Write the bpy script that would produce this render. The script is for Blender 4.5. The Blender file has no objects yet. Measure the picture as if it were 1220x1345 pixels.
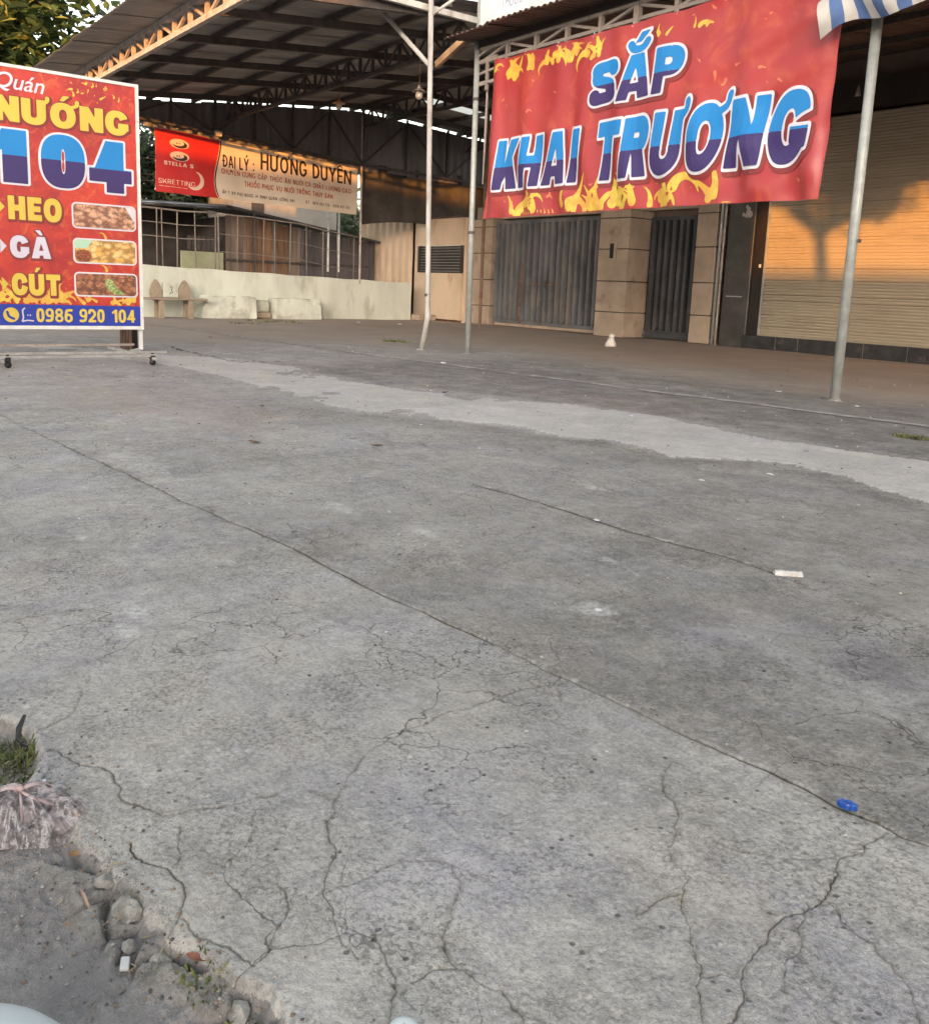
import bpy, bmesh, math, random, unicodedata
import numpy as np
from mathutils import Vector, Matrix

random.seed(7)
R_ = math.radians
S = bpy.context.scene
COL = S.collection

# ------------------------------------------------------------------ camera
cam = bpy.data.cameras.new('camera')
cam.sensor_fit = 'HORIZONTAL'; cam.sensor_width = 36.0
cam.lens = 36.0 * 1179.6 / 1220.0
cam.shift_y = -82.5 / 1220.0
cam.clip_start = 0.05; cam.clip_end = 2000
co = bpy.data.objects.new('camera', cam); COL.objects.link(co)
rt = Vector((.6025164, .7971597, .0388634)); dn = Vector((.1642023, -.0761618, -.9834821)); fw = Vector((-.7810324, .5989455, -.1767841))
co.matrix_world = Matrix(((rt.x, -dn.x, -fw.x, 0), (rt.y, -dn.y, -fw.y, 0), (rt.z, -dn.z, -fw.z, .9), (0, 0, 0, 1)))
S.camera = co

# ------------------------------------------------------------------ light
SUN_EL = 3.4; SUN_AZ = 135.0
wd = bpy.data.worlds.new('World'); S.world = wd; wd.use_nodes = True
nt = wd.node_tree; bg = nt.nodes['Background']
sky = nt.nodes.new('ShaderNodeTexSky'); sky.sky_type = 'NISHITA'; sky.sun_disc = False
sky.sun_elevation = R_(SUN_EL); sky.sun_rotation = R_(SUN_AZ)
sky.air_density = 1.0; sky.dust_density = 3.0; sky.ozone_density = 0.6
hsv = nt.nodes.new('ShaderNodeHueSaturation'); hsv.inputs['Saturation'].default_value = .4
nt.links.new(sky.outputs[0], hsv.inputs['Color']); nt.links.new(hsv.outputs[0], bg.inputs[0]); bg.inputs[1].default_value = 0.15
sl = bpy.data.lights.new('sun', 'SUN'); sl.energy = 1.1; sl.angle = R_(.5); sl.color = (1.0, .40, .07)
so = bpy.data.objects.new('sun', sl); COL.objects.link(so)
ce = math.cos(R_(SUN_EL))
sdir = Vector((-ce * math.sin(R_(SUN_AZ)), -ce * math.cos(R_(SUN_AZ)), -math.sin(R_(SUN_EL))))
so.rotation_euler = sdir.to_track_quat('-Z', 'Y').to_euler(); so.location = (12, -12, 20)
S.view_settings.view_transform = 'Standard'; S.view_settings.look = 'None'
S.view_settings.gamma = 1.0; S.view_settings.use_curve_mapping = False
S.view_settings.exposure = 3.1

# ------------------------------------------------------------------ node helpers
class NT:
    def __init__(s, name):
        s.m = bpy.data.materials.new(name); s.m.use_nodes = True
        s.t = s.m.node_tree; s.b = s.t.nodes['Principled BSDF']; s.o = s.t.nodes['Material Output']
    def n(s, ty, ins=None, **pr):
        nd = s.t.nodes.new('ShaderNode' + ty)
        for k, v in pr.items(): setattr(nd, k, v)
        for k, v in (ins or {}).items():
            sock = nd.inputs[k]
            if isinstance(v, bpy.types.NodeSocket): s.t.links.new(v, sock)
            elif hasattr(sock.default_value, '__len__') and len(sock.default_value) == 4 and len(v) == 3: sock.default_value = (*v, 1)
            else: sock.default_value = v
        return nd
    def pos(s, scale=(1, 1, 1)):
        if not hasattr(s, 'g'): s.g = s.n('NewGeometry').outputs['Position']
        if scale == (1, 1, 1): return s.g
        return s.n('VectorMath', {0: s.g, 1: scale}, operation='MULTIPLY').outputs[0]
    def obj(s, scale=(1, 1, 1)):
        if not hasattr(s, 'oc'): s.oc = s.n('TexCoord').outputs['Object']
        if scale == (1, 1, 1): return s.oc
        return s.n('VectorMath', {0: s.oc, 1: scale}, operation='MULTIPLY').outputs[0]
    def noise(s, sc, det=4, ro=.55, vec=None, dist=0):
        return s.n('TexNoise', {'Vector': vec or s.pos(), 'Scale': sc, 'Detail': det, 'Roughness': ro, 'Distortion': dist}).outputs[0]
    def vor(s, sc, feat='F1', vec=None, out=0, rnd=1):
        return s.n('TexVoronoi', {'Vector': vec or s.pos(), 'Scale': sc, 'Randomness': rnd}, feature=feat).outputs[out]
    def attr(s, nm): return s.n('Attribute', attribute_name=nm).outputs['Fac']
    def ma(s, op, a, b=0.0, c=None):
        d = {0: a, 1: b}
        if c is not None: d[2] = c
        return s.n('Math', d, operation=op).outputs[0]
    def rng(s, v, a, b, c=0., d=1., sm=True):
        return s.n('MapRange', {'Value': v, 'From Min': a, 'From Max': b, 'To Min': c, 'To Max': d}, interpolation_type='SMOOTHSTEP' if sm else 'LINEAR').outputs[0]
    def mix(s, f, a, b, bt='MIX'):
        nd = s.n('Mix', None, data_type='RGBA', blend_type=bt)
        for k, v in ((0, f), (6, a), (7, b)):
            if isinstance(v, bpy.types.NodeSocket): s.t.links.new(v, nd.inputs[k])
            elif k == 0: nd.inputs[k].default_value = v
            else: nd.inputs[k].default_value = (*v[:3], 1)
        return nd.outputs[2]
    def out(s, **kw):
        for k, v in kw.items():
            sock = s.b.inputs[k.replace('_', ' ')]
            if isinstance(v, bpy.types.NodeSocket): s.t.links.new(v, sock)
            elif hasattr(sock.default_value, '__len__') and len(v) == 3: sock.default_value = (*v, 1)
            else: sock.default_value = v
        return s.m
    def bump(s, h, st=.3, d=.01):
        s.t.links.new(s.n('Bump', {'Height': h, 'Strength': st, 'Distance': d}).outputs[0], s.b.inputs['Normal'])

def mat(name, c, rough=.7, var=.25, sc=6., metal=0., bump=0., bsc=40., dirt=None, dsc=2.5, dfrom=.52, dto=.7, coords='pos', stretch=(1, 1, 1), spec=.4):
    t = NT(name); vec = (t.pos if coords == 'pos' else t.obj)(stretch)
    n1 = t.noise(sc, 5, .6, vec)
    a = tuple(x * (1 - var) for x in c); b = tuple(min(1, x * (1 + var)) for x in c)
    col = t.mix(t.rng(n1, .3, .7), a, b)
    if dirt: col = t.mix(t.ma('MULTIPLY', t.rng(t.noise(dsc, 6, .65, vec), dfrom, dto), .8), col, dirt)
    t.out(Base_Color=col, Roughness=rough, Metallic=metal, Specular_IOR_Level=spec)
    if bump: t.bump(t.noise(bsc, 4, .6, vec), bump, .01)
    return t.m

# ------------------------------------------------------------------ object helpers
def empty(name, loc=(0, 0, 0), rz=0):
    o = bpy.data.objects.new(name, None); COL.objects.link(o); o.location = loc; o.rotation_euler.z = rz
    o.empty_display_size = .1
    return o
def tag(o, label=None, cat=None, group=None, kind=None):
    if label: o['label'] = label
    if cat: o['category'] = cat
    if group: o['group'] = group
    if kind: o['kind'] = kind
    return o
def link(name, me, parent=None, loc=None):
    o = bpy.data.objects.new(name, me); COL.objects.link(o)
    if parent: o.parent = parent
    if loc: o.location = loc
    return o
def frame(d, up=Vector((0, 0, 1))):
    d = d.normalized()
    if abs(d.dot(up)) > .97: up = Vector((1, 0, 0))
    a = d.cross(up).normalized(); b = a.cross(d).normalized()
    return a, b
class MB:
    def __init__(s): s.v = []; s.f = []; s.mi = []
    def add(s, vs, fs, m=0):
        k = len(s.v); s.v += [tuple(p) for p in vs]; s.f += [tuple(i + k for i in f) for f in fs]; s.mi += [m] * len(fs); return s
    def box(s, a, b, m=0):
        (x0, y0, z0), (x1, y1, z1) = [min(p, q) for p, q in zip(a, b)], [max(p, q) for p, q in zip(a, b)]
        return s.add([(x0,y0,z0),(x1,y0,z0),(x1,y1,z0),(x0,y1,z0),(x0,y0,z1),(x1,y0,z1),(x1,y1,z1),(x0,y1,z1)],
              [(0,3,2,1),(4,5,6,7),(0,1,5,4),(1,2,6,5),(2,3,7,6),(3,0,4,7)], m)
    def bevbox(s, a, b, bev=.004, m=0):
        bm = bmesh.new(); bmesh.ops.create_cube(bm, size=1)
        for v in bm.verts:
            v.co = Vector([(p + q) / 2 + c * abs(q - p) for p, q, c in zip(a, b, v.co)])
        bmesh.ops.bevel(bm, geom=bm.edges[:], offset=bev, segments=1, affect='EDGES')
        bm.verts.index_update()
        s.add([v.co for v in bm.verts], [[v.index for v in f.verts] for f in bm.faces], m); bm.free(); return s
    def bar(s, p, q, w, h=None, m=0, up=(0, 0, 1)):
        p, q = Vector(p), Vector(q); h = h or w; a, b = frame(q - p, Vector(up))
        c = [a * sx * w / 2 + b * sy * h / 2 for sx, sy in ((-1,-1),(1,-1),(1,1),(-1,1))]
        return s.add([p + x for x in c] + [q + x for x in c], [(3,2,1,0),(4,5,6,7),(0,1,5,4),(1,2,6,5),(2,3,7,6),(3,0,4,7)], m)
    def tube(s, pts, r, n=8, m=0, cap=True):
        pts = [Vector(p) for p in pts]; rs = r if hasattr(r, '__len__') else [r] * len(pts); vs = []; fs = []
        for i, p in enumerate(pts):
            d = (pts[min(i + 1, len(pts) - 1)] - pts[max(i - 1, 0)]); a, b = frame(d)
            vs += [p + (a * math.cos(t) + b * math.sin(t)) * rs[i] for t in [2 * math.pi * k / n for k in range(n)]]
        for i in range(len(pts) - 1):
            fs += [(i*n + k, i*n + (k+1) % n, (i+1)*n + (k+1) % n, (i+1)*n + k) for k in range(n)]
        if cap: fs += [tuple(range(n))[::-1], tuple((len(pts)-1)*n + k for k in range(n))]
        return s.add(vs, fs, m)
    def poly(s, pts, m=0): return s.add(pts, [tuple(range(len(pts)))], m)
    def prism(s, pts, off, m=0):
        n = len(pts); off = Vector(off); P = [Vector(p) for p in pts]
        return s.add(P + [p + off for p in P], [tuple(range(n))[::-1], tuple(range(n, 2*n))] + [(i, (i+1) % n, n + (i+1) % n, n + i) for i in range(n)], m)
    def mesh(s, name, mats, smooth=False):
        me = bpy.data.meshes.new(name); me.from_pydata(s.v, [], s.f)
        for m in (mats if isinstance(mats, (list, tuple)) else [mats]): me.materials.append(m)
        if any(s.mi): me.polygons.foreach_set('material_index', s.mi)
        if smooth: me.polygons.foreach_set('use_smooth', [True] * len(s.f))
        me.update(); return me
    def build(s, name, mats, parent=None, smooth=False, loc=None):
        bm = s.mesh(name, mats, smooth); return link(name, bm, parent, loc)
def fix_normals(o):
    bm = bmesh.new(); bm.from_mesh(o.data); bmesh.ops.recalc_face_normals(bm, faces=bm.faces[:]); bm.to_mesh(o.data); bm.free(); return o

# ------------------------------------------------------------------ numpy noise
def _hash(ix, iy, seed):
    h = (ix.astype(np.int64) * 374761393 + iy.astype(np.int64) * 668265263 + seed * 974711) & 0xffffffff
    h = ((h ^ (h >> 13)) * 1274126177) & 0xffffffff
    h = h ^ (h >> 16)
    return (h & 0xffff) / 65535.0
def vnoise(x, y, seed=0):
    ix = np.floor(x); iy = np.floor(y); fx = x - ix; fy = y - iy
    fx = fx*fx*(3-2*fx); fy = fy*fy*(3-2*fy)
    a = _hash(ix, iy, seed); b = _hash(ix+1, iy, seed); c = _hash(ix, iy+1, seed); d = _hash(ix+1, iy+1, seed)
    return (a*(1-fx)+b*fx)*(1-fy) + (c*(1-fx)+d*fx)*fy
def fbm(x, y, sc, octv=4, seed=0, ro=.5):
    t = 0; a = 1; n = 0
    for i in range(octv):
        t = t + a * vnoise(x*sc + 17.3*i, y*sc - 9.1*i, seed + i); n += a; a *= ro; sc *= 2.03
    return t / n - .5
def sstep(v, a, b):
    t = np.clip((v - a) / (b - a), 0, 1); return t*t*(3-2*t)
def worley(x, y, sc, seed=0):
    x = x*sc; y = y*sc; ix = np.floor(x); iy = np.floor(y); f1 = np.full(x.shape, 9.); f2 = f1.copy(); idv = np.zeros(x.shape)
    for dx in (-1, 0, 1):
        for dy in (-1, 0, 1):
            cx = ix+dx; cy = iy+dy
            d = np.hypot(cx + _hash(cx, cy, seed) - x, cy + _hash(cx, cy, seed+5) - y)
            h = _hash(cx, cy, seed+11)
            idv = np.where(d < f1, h, idv)
            f2 = np.where(d < f1, f1, np.minimum(f2, d)); f1 = np.minimum(f1, d)
    return f1, f2, idv

# ------------------------------------------------------------------ ground
CR={
 'J1':[(-12.598, 0.629), (-8.301, 0.95), (-6.206, 1.071), (-5.275, 1.132), (-4.661, 1.173), (-3.794, 1.246), (-3.255, 1.283), (-2.954, 1.309), (-2.603, 1.342), (-2.277, 1.356), (-2.078, 1.373), (-1.862, 1.394), (-1.718, 1.412), (-1.474, 1.42), (-1.277, 1.438), (-1.139, 1.447), (-1.037, 1.456), (-0.967, 1.464), (-0.891, 1.475), (-0.823, 1.476), (-0.767, 1.47), (-0.722, 1.48), (-0.696, 1.486), (-0.644, 1.479), (-0.605, 1.491), (-0.474, 1.492)],
 'J2':[(-3.197, 2.509), (-2.97, 2.544), (-2.773, 2.554), (-2.423, 2.54), (-2.109, 2.549), (-2.032, 2.564), (-1.862, 2.597), (-1.67, 2.588), (-1.448, 2.546), (-1.261, 2.521), (-1.088, 2.531)],
 'C1':[(-1.443, 1.421), (-1.42, 1.38), (-1.432, 1.331), (-1.436, 1.25), (-1.434, 1.204), (-1.431, 1.115), (-1.437, 1.053), (-1.427, 0.982), (-1.415, 0.929), (-1.393, 0.863), (-1.356, 0.815), (-1.31, 0.764), (-1.278, 0.723), (-1.215, 0.673), (-1.162, 0.658), (-1.116, 0.622), (-1.066, 0.585), (-0.999, 0.568), (-0.923, 0.561)],
 'C1b':[(-1.443, 1.421), (-1.398, 1.369), (-1.345, 1.33)],
 'C2':[(-0.669, 1.462), (-0.668, 1.435), (-0.672, 1.407), (-0.66, 1.383), (-0.666, 1.356), (-0.669, 1.315), (-0.644, 1.253), (-0.633, 1.212), (-0.635, 1.178), (-0.64, 1.136), (-0.637, 1.08), (-0.624, 1.052), (-0.621, 1.018), (-0.607, 0.976), (-0.576, 0.934), (-0.567, 0.888), (-0.54, 0.816)],
 'C2b':[(-0.633, 1.212), (-0.608, 1.21), (-0.576, 1.189), (-0.554, 1.182), (-0.536, 1.186), (-0.521, 1.171), (-0.483, 1.153), (-0.459, 1.142), (-0.435, 1.108), (-0.4, 1.056)],
 'C2c':[(-0.637, 1.176), (-0.623, 1.146), (-0.615, 1.118), (-0.598, 1.102), (-0.587, 1.068), (-0.587, 1.045), (-0.566, 1.011), (-0.555, 0.996)],
 'C3':[(-1.033, 1.336), (-0.949, 1.23), (-0.872, 1.158), (-0.857, 1.115), (-0.83, 1.093), (-0.795, 1.086), (-0.778, 1.071), (-0.763, 1.043), (-0.75, 1.022), (-0.711, 0.996), (-0.678, 0.96), (-0.642, 0.934), (-0.63, 0.906), (-0.611, 0.891), (-0.584, 0.863), (-0.54, 0.816)],
 'C3b':[(-0.763, 1.043), (-0.776, 1.013), (-0.773, 0.975), (-0.77, 0.944)],
 'C3c':[(-0.636, 0.926), (-0.625, 0.954), (-0.606, 0.969)],
 'C4':[(-0.822, 1.194), (-0.791, 1.202), (-0.755, 1.231), (-0.719, 1.265), (-0.7, 1.279), (-0.686, 1.312), (-0.66, 1.379)],
 'E1':[(-1.799, 0.341), (-1.829, 0.381), (-1.846, 0.415), (-1.909, 0.451), (-2.01, 0.505)],
 'E2':[(-1.722, 0.336), (-1.72, 0.361), (-1.655, 0.378), (-1.601, 0.42), (-1.545, 0.422), (-1.49, 0.415), (-1.454, 0.431), (-1.421, 0.448), (-1.394, 0.464)],
 'E3':[(-1.352, 0.389), (-1.307, 0.385), (-1.275, 0.403), (-1.245, 0.418), (-1.214, 0.422), (-1.156, 0.401), (-1.136, 0.391), (-1.115, 0.368)],
 'E4':[(-1.356, 0.473), (-1.269, 0.442), (-1.245, 0.418)],
 'E5':[(-1.132, 0.397), (-1.096, 0.399), (-1.072, 0.412), (-1.01, 0.435), (-0.992, 0.442)],
 'E6':[(-0.992, 0.442), (-1.009, 0.476), (-1.036, 0.492), (-1.065, 0.528), (-1.104, 0.542), (-1.151, 0.547)],
 'E7':[(-1.394, 0.464), (-1.38, 0.526), (-1.359, 0.601), (-1.352, 0.701), (-1.278, 0.723)],
 'E8':[(-1.066, 0.585), (-1.06, 0.641), (-1.067, 0.729), (-1.019, 0.784), (-0.942, 0.815)],
 'E9':[(-0.999, 0.568), (-0.93, 0.601), (-0.86, 0.581), (-0.808, 0.537)],
 'M1':[(-0.849, 0.598), (-0.836, 0.663), (-0.77, 0.689), (-0.711, 0.677)],
 'M2':[(-1.019, 0.784), (-0.947, 0.745), (-0.895, 0.68), (-0.836, 0.663)],
 'M3':[(-1.203, 0.493), (-1.256, 0.555), (-1.334, 0.596)],
 'T1':[(-11.659, 4.076), (-10.789, 4.043), (-9.911, 4.026), (-9.476, 4.205), (-9.543, 4.901)],
}
EDGE=[(-2.433, -0.014), (-2.177, 0.168), (-2.002, 0.273), (-1.906, 0.328), (-1.833, 0.352), (-1.733, 0.339), (-1.644, 0.302), (-1.58, 0.332), (-1.517, 0.361), (-1.436, 0.342), (-1.374, 0.341), (-1.319, 0.355), (-1.251, 0.358), (-1.201, 0.37), (-1.157, 0.377), (-1.107, 0.381), (-1.07, 0.397), (-1.034, 0.412), (-0.991, 0.426), (-0.946, 0.433), (-0.907, 0.435), (-0.877, 0.437), (-0.813, 0.424), (-0.713, 0.4)]
STRIP_T=[(-12.186, 2.662), (-10.882, 3.383), (-9.896, 4.111), (-8.877, 4.377), (-7.361, 4.177), (-6.531, 4.393), (-5.988, 4.651), (-5.519, 4.926), (-5.266, 5.203), (-4.554, 5.235), (-3.939, 5.263), (-3.448, 5.183), (-2.974, 5.211), (-2.448, 5.294), (-1.733, 5.283)]
STRIP_B=[(-11.02, 2.404), (-9.711, 3.016), (-8.961, 3.238), (-7.812, 3.317), (-6.487, 3.2), (-5.645, 3.207), (-5.273, 3.423), (-4.898, 3.68), (-4.441, 3.908), (-4.032, 3.869), (-3.844, 4.082), (-3.509, 4.056), (-3.277, 3.987), (-3.109, 4.181), (-2.957, 4.395), (-2.723, 4.48), (-2.473, 4.439), (-2.167, 4.256), (-1.924, 4.213), (-1.205, 3.781)]
GROUND_Q = 1.0
def rough_line(pts, amp, it, rnd):
    P = [np.array(p) for p in pts]
    for _ in range(it):
        Q = [P[0]]
        for a, b in zip(P[:-1], P[1:]):
            d = b - a; nrm = np.array([-d[1], d[0]])
            Q += [(a + b) / 2 + nrm * rnd.uniform(-amp, amp), b]
        P = Q
    return P
def build_ground():
    rnd = random.Random(3)
    A0 = math.atan2(.5989455, -.7810324)
    nd = int(1000 * GROUND_Q)
    az = np.concatenate([np.linspace(-R_(35), R_(35), nd, endpoint=False), np.linspace(R_(35), 2*math.pi - R_(35), 110, endpoint=False)])
    dep = np.concatenate([np.linspace(89, 48, 20, endpoint=False), np.linspace(48, 1.2, int(900 * GROUND_Q), endpoint=False)])
    rad = np.concatenate([.9 / np.tan(np.radians(dep)), np.geomspace(43, 900, 12)])
    nc, nr = len(az), len(rad)
    X = np.outer(rad, np.cos(A0 - az)); Y = np.outer(rad, np.sin(A0 - az))
    D = np.repeat(rad[:, None], nc, 1)
    near = sstep(D, 8, 2.5); near2 = sstep(D, 4, 1.5)
    Z = fbm(X, Y, .7, 3, 1) * .03 * sstep(D, .5, 3) * sstep(D, 60, 20) + fbm(X, Y, 5, 4, 5) * .008 * near + fbm(X, Y, 30, 3, 9) * .0028 * near2 + fbm(X, Y, 130, 2, 12) * .0022 * near2
    crack = np.zeros_like(X); halo = np.zeros_like(X)
    edge_n = fbm(X, Y, 7, 4, 21) * .05 + fbm(X, Y, 30, 3, 25) * .02
    ex = np.array(EDGE); o = np.argsort(ex[:, 0]); ye = np.interp(X, ex[o, 0], ex[o, 1])
    ye = np.where(X < -2.43, ye + (-2.43 - X) * -.35, ye)
    sd = Y - ye + edge_n                                   # >0 concrete
    road = sstep(sd, .005, -.022)
    # cracks
    W = {'J1': (.0036, .022), 'J2': (.007, .024), 'C1': (.0013, .01), 'C2': (.0013, .01), 'C2b': (.0008, .006), 'C3': (.0008, .005), 'E2': (.0015, .012), 'E3': (.0019, .014), 'E5': (.0022, .016), 'E6': (.0009, .008), 'T1': (.03, .03)}
    for k, pts in CR.items():
        w, dp = W.get(k, (.0007, .004))
        amp, it = (.028, 6) if k[0] == 'J' else (.13, 5)
        if k == 'T1': amp, it = .08, 3
        P = rough_line(pts, amp, it, rnd)
        n = len(P) - 1
        for i in range(n):
            a, b = P[i], P[i+1]; m = (.05 if k[0] == 'J' else .015) + .0012 * np.hypot(*a)
            rr = [np.hypot(*a), np.hypot(*b)]
            i0 = np.searchsorted(rad, min(rr) - m) - 1; i1 = np.searchsorted(rad, max(rr) + m) + 1
            t = [(A0 - math.atan2(p[1], p[0]) + math.pi) % (2*math.pi) - math.pi for p in (a, b)]
            if max(map(abs, t)) > R_(34): continue
            j0 = int((min(t) - m / min(rr) + R_(35)) / R_(70) * nd) - 1; j1 = int((max(t) + m / min(rr) + R_(35)) / R_(70) * nd) + 2
            i0 = max(i0, 0); j0 = max(j0, 0)
            sx, sy = X[i0:i1, j0:j1], Y[i0:i1, j0:j1]
            if sx.size == 0: continue
            ab = b - a; L2 = max(ab @ ab, 1e-12)
            tt = np.clip(((sx - a[0]) * ab[0] + (sy - a[1]) * ab[1]) / L2, 0, 1)
            d = np.hypot(sx - a[0] - tt * ab[0], sy - a[1] - tt * ab[1])
            ww = w * ((.7 + .6 * vnoise(sx * 9, sy * 9, 77)) if k[0] == 'J' else (.45 + 1.1 * vnoise(sx * 14, sy * 14, 77) ** 1.5)) + .0003 * np.hypot(*a)
            if k == 'J2': ww = ww * np.clip(sstep(np.array(i / n), 1.0, .45) , .25, 1)
            c = np.exp(-(d / ww) ** 2) * (.55 + .45 * min(1, 3 * (1 - i / n) + .3))
            c = c * ((.66 + .5 * sstep(vnoise(sx * 5 + 3, sy * 5, 78), .25, .6)) if k[0] == 'J' else (.6 + .5 * vnoise(sx * 8, sy * 8, 79)))
            halo[i0:i1, j0:j1] = np.maximum(halo[i0:i1, j0:j1], np.exp(-(d / (.022 if k[0] == 'J' else .006)) ** 2))
            crack[i0:i1, j0:j1] = np.maximum(crack[i0:i1, j0:j1], c * (dp / .02) ** .35)
            Z[i0:i1, j0:j1] = np.where(True, Z[i0:i1, j0:j1] - 0, 0)
    crack *= (1 - road)
    Z -= np.clip(crack, 0, 1) * .006
    # broken edge: slab lip breaks into lumps, then falls to the dirt road
    f1, f2, idv = worley(X + fbm(X, Y, 9, 2, 41) * .12, Y + fbm(X, Y, 9, 2, 44) * .12, 11.5, 31)
    wid = .03 + .09 * sstep(X, -1.55, -1.3) * (.4 + .6 * vnoise(X * 6, Y * 6, 52)) * sstep(X, -.75, -.95)
    band = sstep(sd, -wid, -wid + .03) * road
    lump = band * sstep(f2 - f1, .02, .22) * sstep(idv, .25, .45)
    fall = .024 * sstep(X, -3, -1.5) + .012
    Z = Z - road * fall + lump * (.01 + .01 * idv) * near2
    Z += road * (fbm(X, Y, 25, 3, 61) * .006 + fbm(X, Y, 80, 3, 66) * .006) * near2 + sstep(sd, .05, -.02) * (fbm(X, Y, 55, 4, 68) * .01) * near2
    g1, g2, gid = worley(X, Y, 55, 71)
    peb = road * sstep(g1, .42, .18) * sstep(gid, .9, .93) * near2
    Z += peb * .003
    gap = band * sstep(f2 - f1, .16, .0) * near2
    crack = np.maximum(crack, np.clip(gap * .7, 0, 1))
    lipdark = np.exp(-((sd + .004) / .014) ** 2) * near2 * sstep(X, -1.6, -1.35)
    crack = np.maximum(crack, lipdark * .75 * sstep(vnoise(X * 9, Y * 9, 83), .3, .6))
    # cement strip, laid over the old slab
    st = np.array(STRIP_T); sb = np.array(STRIP_B)
    o1 = np.argsort(st[:, 0]); o2 = np.argsort(sb[:, 0])
    n2 = fbm(X, Y, 1.1, 4, 90) * .5 + fbm(X, Y, 6, 3, 95) * .22 + fbm(X, Y, 24, 3, 97) * .22
    yt = np.interp(X, st[o1, 0], st[o1, 1]); yb = np.interp(X, sb[o2, 0], sb[o2, 1])
    sst = np.minimum(yt - Y + n2 * .5, Y - yb + n2 * .35)
    sst = np.minimum(sst, np.minimum(X + 12.0 + n2 * 3, 1.5 - X)) - .5 * sstep(fbm(X, Y, 2.2, 5, 170, .62), .12, .26)
    strip = sstep(sst, -.01, .03)
    Z += strip * .006 * sstep(X, -7, -4)
    hard = sstep(X, -5.0, -3.2) * .9
    lowedge = np.exp(-((Y - yb + n2 * .35 + .02) / (.018 + .003 * D)) ** 2) * (X > -12) * (X < 1.4) * (Y > 1.5)
    crack = np.maximum(crack, lowedge * hard * .4 * sstep(vnoise(X * 3, Y * 3, 101), .3, .55))
    # stains that belong to the slab
    red = sstep(fbm(X, Y, .55, 4, 110) + .35 * np.exp(-(((X + 6.2) / 2.2) ** 2 + ((Y - 2.3) / .9) ** 2)), .1, .42)
    brown = sstep(Y + fbm(X, Y, .6, 4, 120) * 3.0, 7.2, 10.5)
    brown = np.maximum(brown, sstep(-X + fbm(X, Y, .6, 3, 123) * 3, 10.2, 13.5) * .85 * sstep(Y, 3.2, 5))
    jy = np.interp(X, [p[0] for p in CR['J1']], [p[1] for p in CR['J1']])
    dark = sstep(X + fbm(X, Y, .9, 3, 130) * 2.5, -4.6, -1.6) * sstep(Y - jy, -.01, .02) * .75
    dark = np.maximum(dark, sstep(Y - yb + fbm(X, Y, 1.3, 3, 133) * .8, -1.1, -.1) * sstep(yb - Y, -.02, .1) * sstep(X, -7, -4.5) * .9)
    dark = np.maximum(dark, sstep(Y - yt + fbm(X, Y, 1.3, 3, 135) * .5, .0, .25) * sstep(Y + fbm(X, Y, .7, 3, 138) * 2, 9.2, 7.2) * sstep(X, -10.5, -8) * .95)
    dark *= (1 - strip)
    pale = np.zeros_like(X)
    for (px_, py_, rx_, ry_, st_) in ((-2.88, 2.99, .07, .045, 1.1), (-2.25, .66, .06, .035, .9), (-2.36, .72, .1, .03, .7), (-1.73, 1.83, .085, .075, .75), (-3.1, 1.75, .16, .06, .6), (-2.62, 1.85, .07, .035, .6), (-2.1, 2.56, .03, .02, 1.), (-4.3, 1.35, .5, .12, .5), (-2.05, 2.2, .06, .03, .6), (-6.9, 8.9, .5, .15, .5), (-1.05, 2.0, .3, .08, .35), (-1.9, 1.1, .25, .05, .35)):
        q = ((X - px_) / rx_) ** 2 + ((Y - py_) / ry_) ** 2
        pale = np.maximum(pale, st_ * sstep(np.exp(-q) + fbm(X, Y, 26, 4, 160) * 1.3, .3, .9) * .8)
    X = X.ravel(); Y = Y.ravel(); Z = Z.ravel()
    V = np.stack([X, Y, Z], 1)
    i = np.arange(nr - 1)[:, None]; j = np.arange(nc)[None, :]; j2 = (j + 1) % nc
    F = np.stack([(i*nc + j), (i*nc + j2), ((i+1)*nc + j2), ((i+1)*nc + j)], -1).reshape(-1, 4)
    rc = road.ravel()[F].mean(1); sc_ = strip.ravel()[F].mean(1)
    cls = np.where(rc > .5, 1, np.where(sc_ > .5, 2, 0))
    res = []
    for k, (nm, m) in enumerate((('concrete_yard', M['concrete']), ('dirt_road', M['dirt']), ('cement_strip', M['strip']))):
        f = F[cls == k]; u, inv = np.unique(f, return_inverse=True); f = inv.reshape(-1, 4)
        me = bpy.data.meshes.new(nm); me.vertices.add(len(u)); me.vertices.foreach_set('co', V[u].ravel().astype(np.float32))
        me.loops.add(f.size); me.loops.foreach_set('vertex_index', f.ravel().astype(np.int32))
        me.polygons.add(len(f)); me.polygons.foreach_set('loop_start', np.arange(0, f.size, 4, dtype=np.int32))
        for an, arr in (('crack', crack), ('red', red), ('brown', brown), ('dark', dark), ('lump', lump), ('peb', peb), ('pale', pale), ('halo', halo)):
            at = me.attributes.new(an, 'FLOAT', 'POINT'); at.data.foreach_set('value', arr.ravel()[u].astype(np.float32))
        me.polygons.foreach_set('use_smooth', np.ones(len(f), dtype=bool))
        me.update(calc_edges=True); me.materials.append(m)
        ob = link(nm, me); tag(ob, kind='structure'); res.append(ob)
    # central cap straight below the viewer
    c = MB(); c.v = [tuple(V[q]) for q in range(nc)]; c.v.append((0, 0, float(Z[:nc].mean()))); c.f = [(q, nc, (q+1) % nc) for q in range(nc)]; c.mi = [0] * nc
    o = c.build('ground_underfoot', M['dirt']); tag(o, kind='structure')
    Zg = V[:, 2].reshape(nr, nc)
    azs = np.where(az > math.pi, az - 2*math.pi, az)
    def gz(x, y):
        r = math.hypot(x, y); a = (A0 - math.atan2(y, x) + math.pi) % (2*math.pi) - math.pi
        return float(Zg[min(nr - 1, max(0, int(np.searchsorted(rad, r)))), int(np.argmin(np.abs(azs - a)))])
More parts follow.
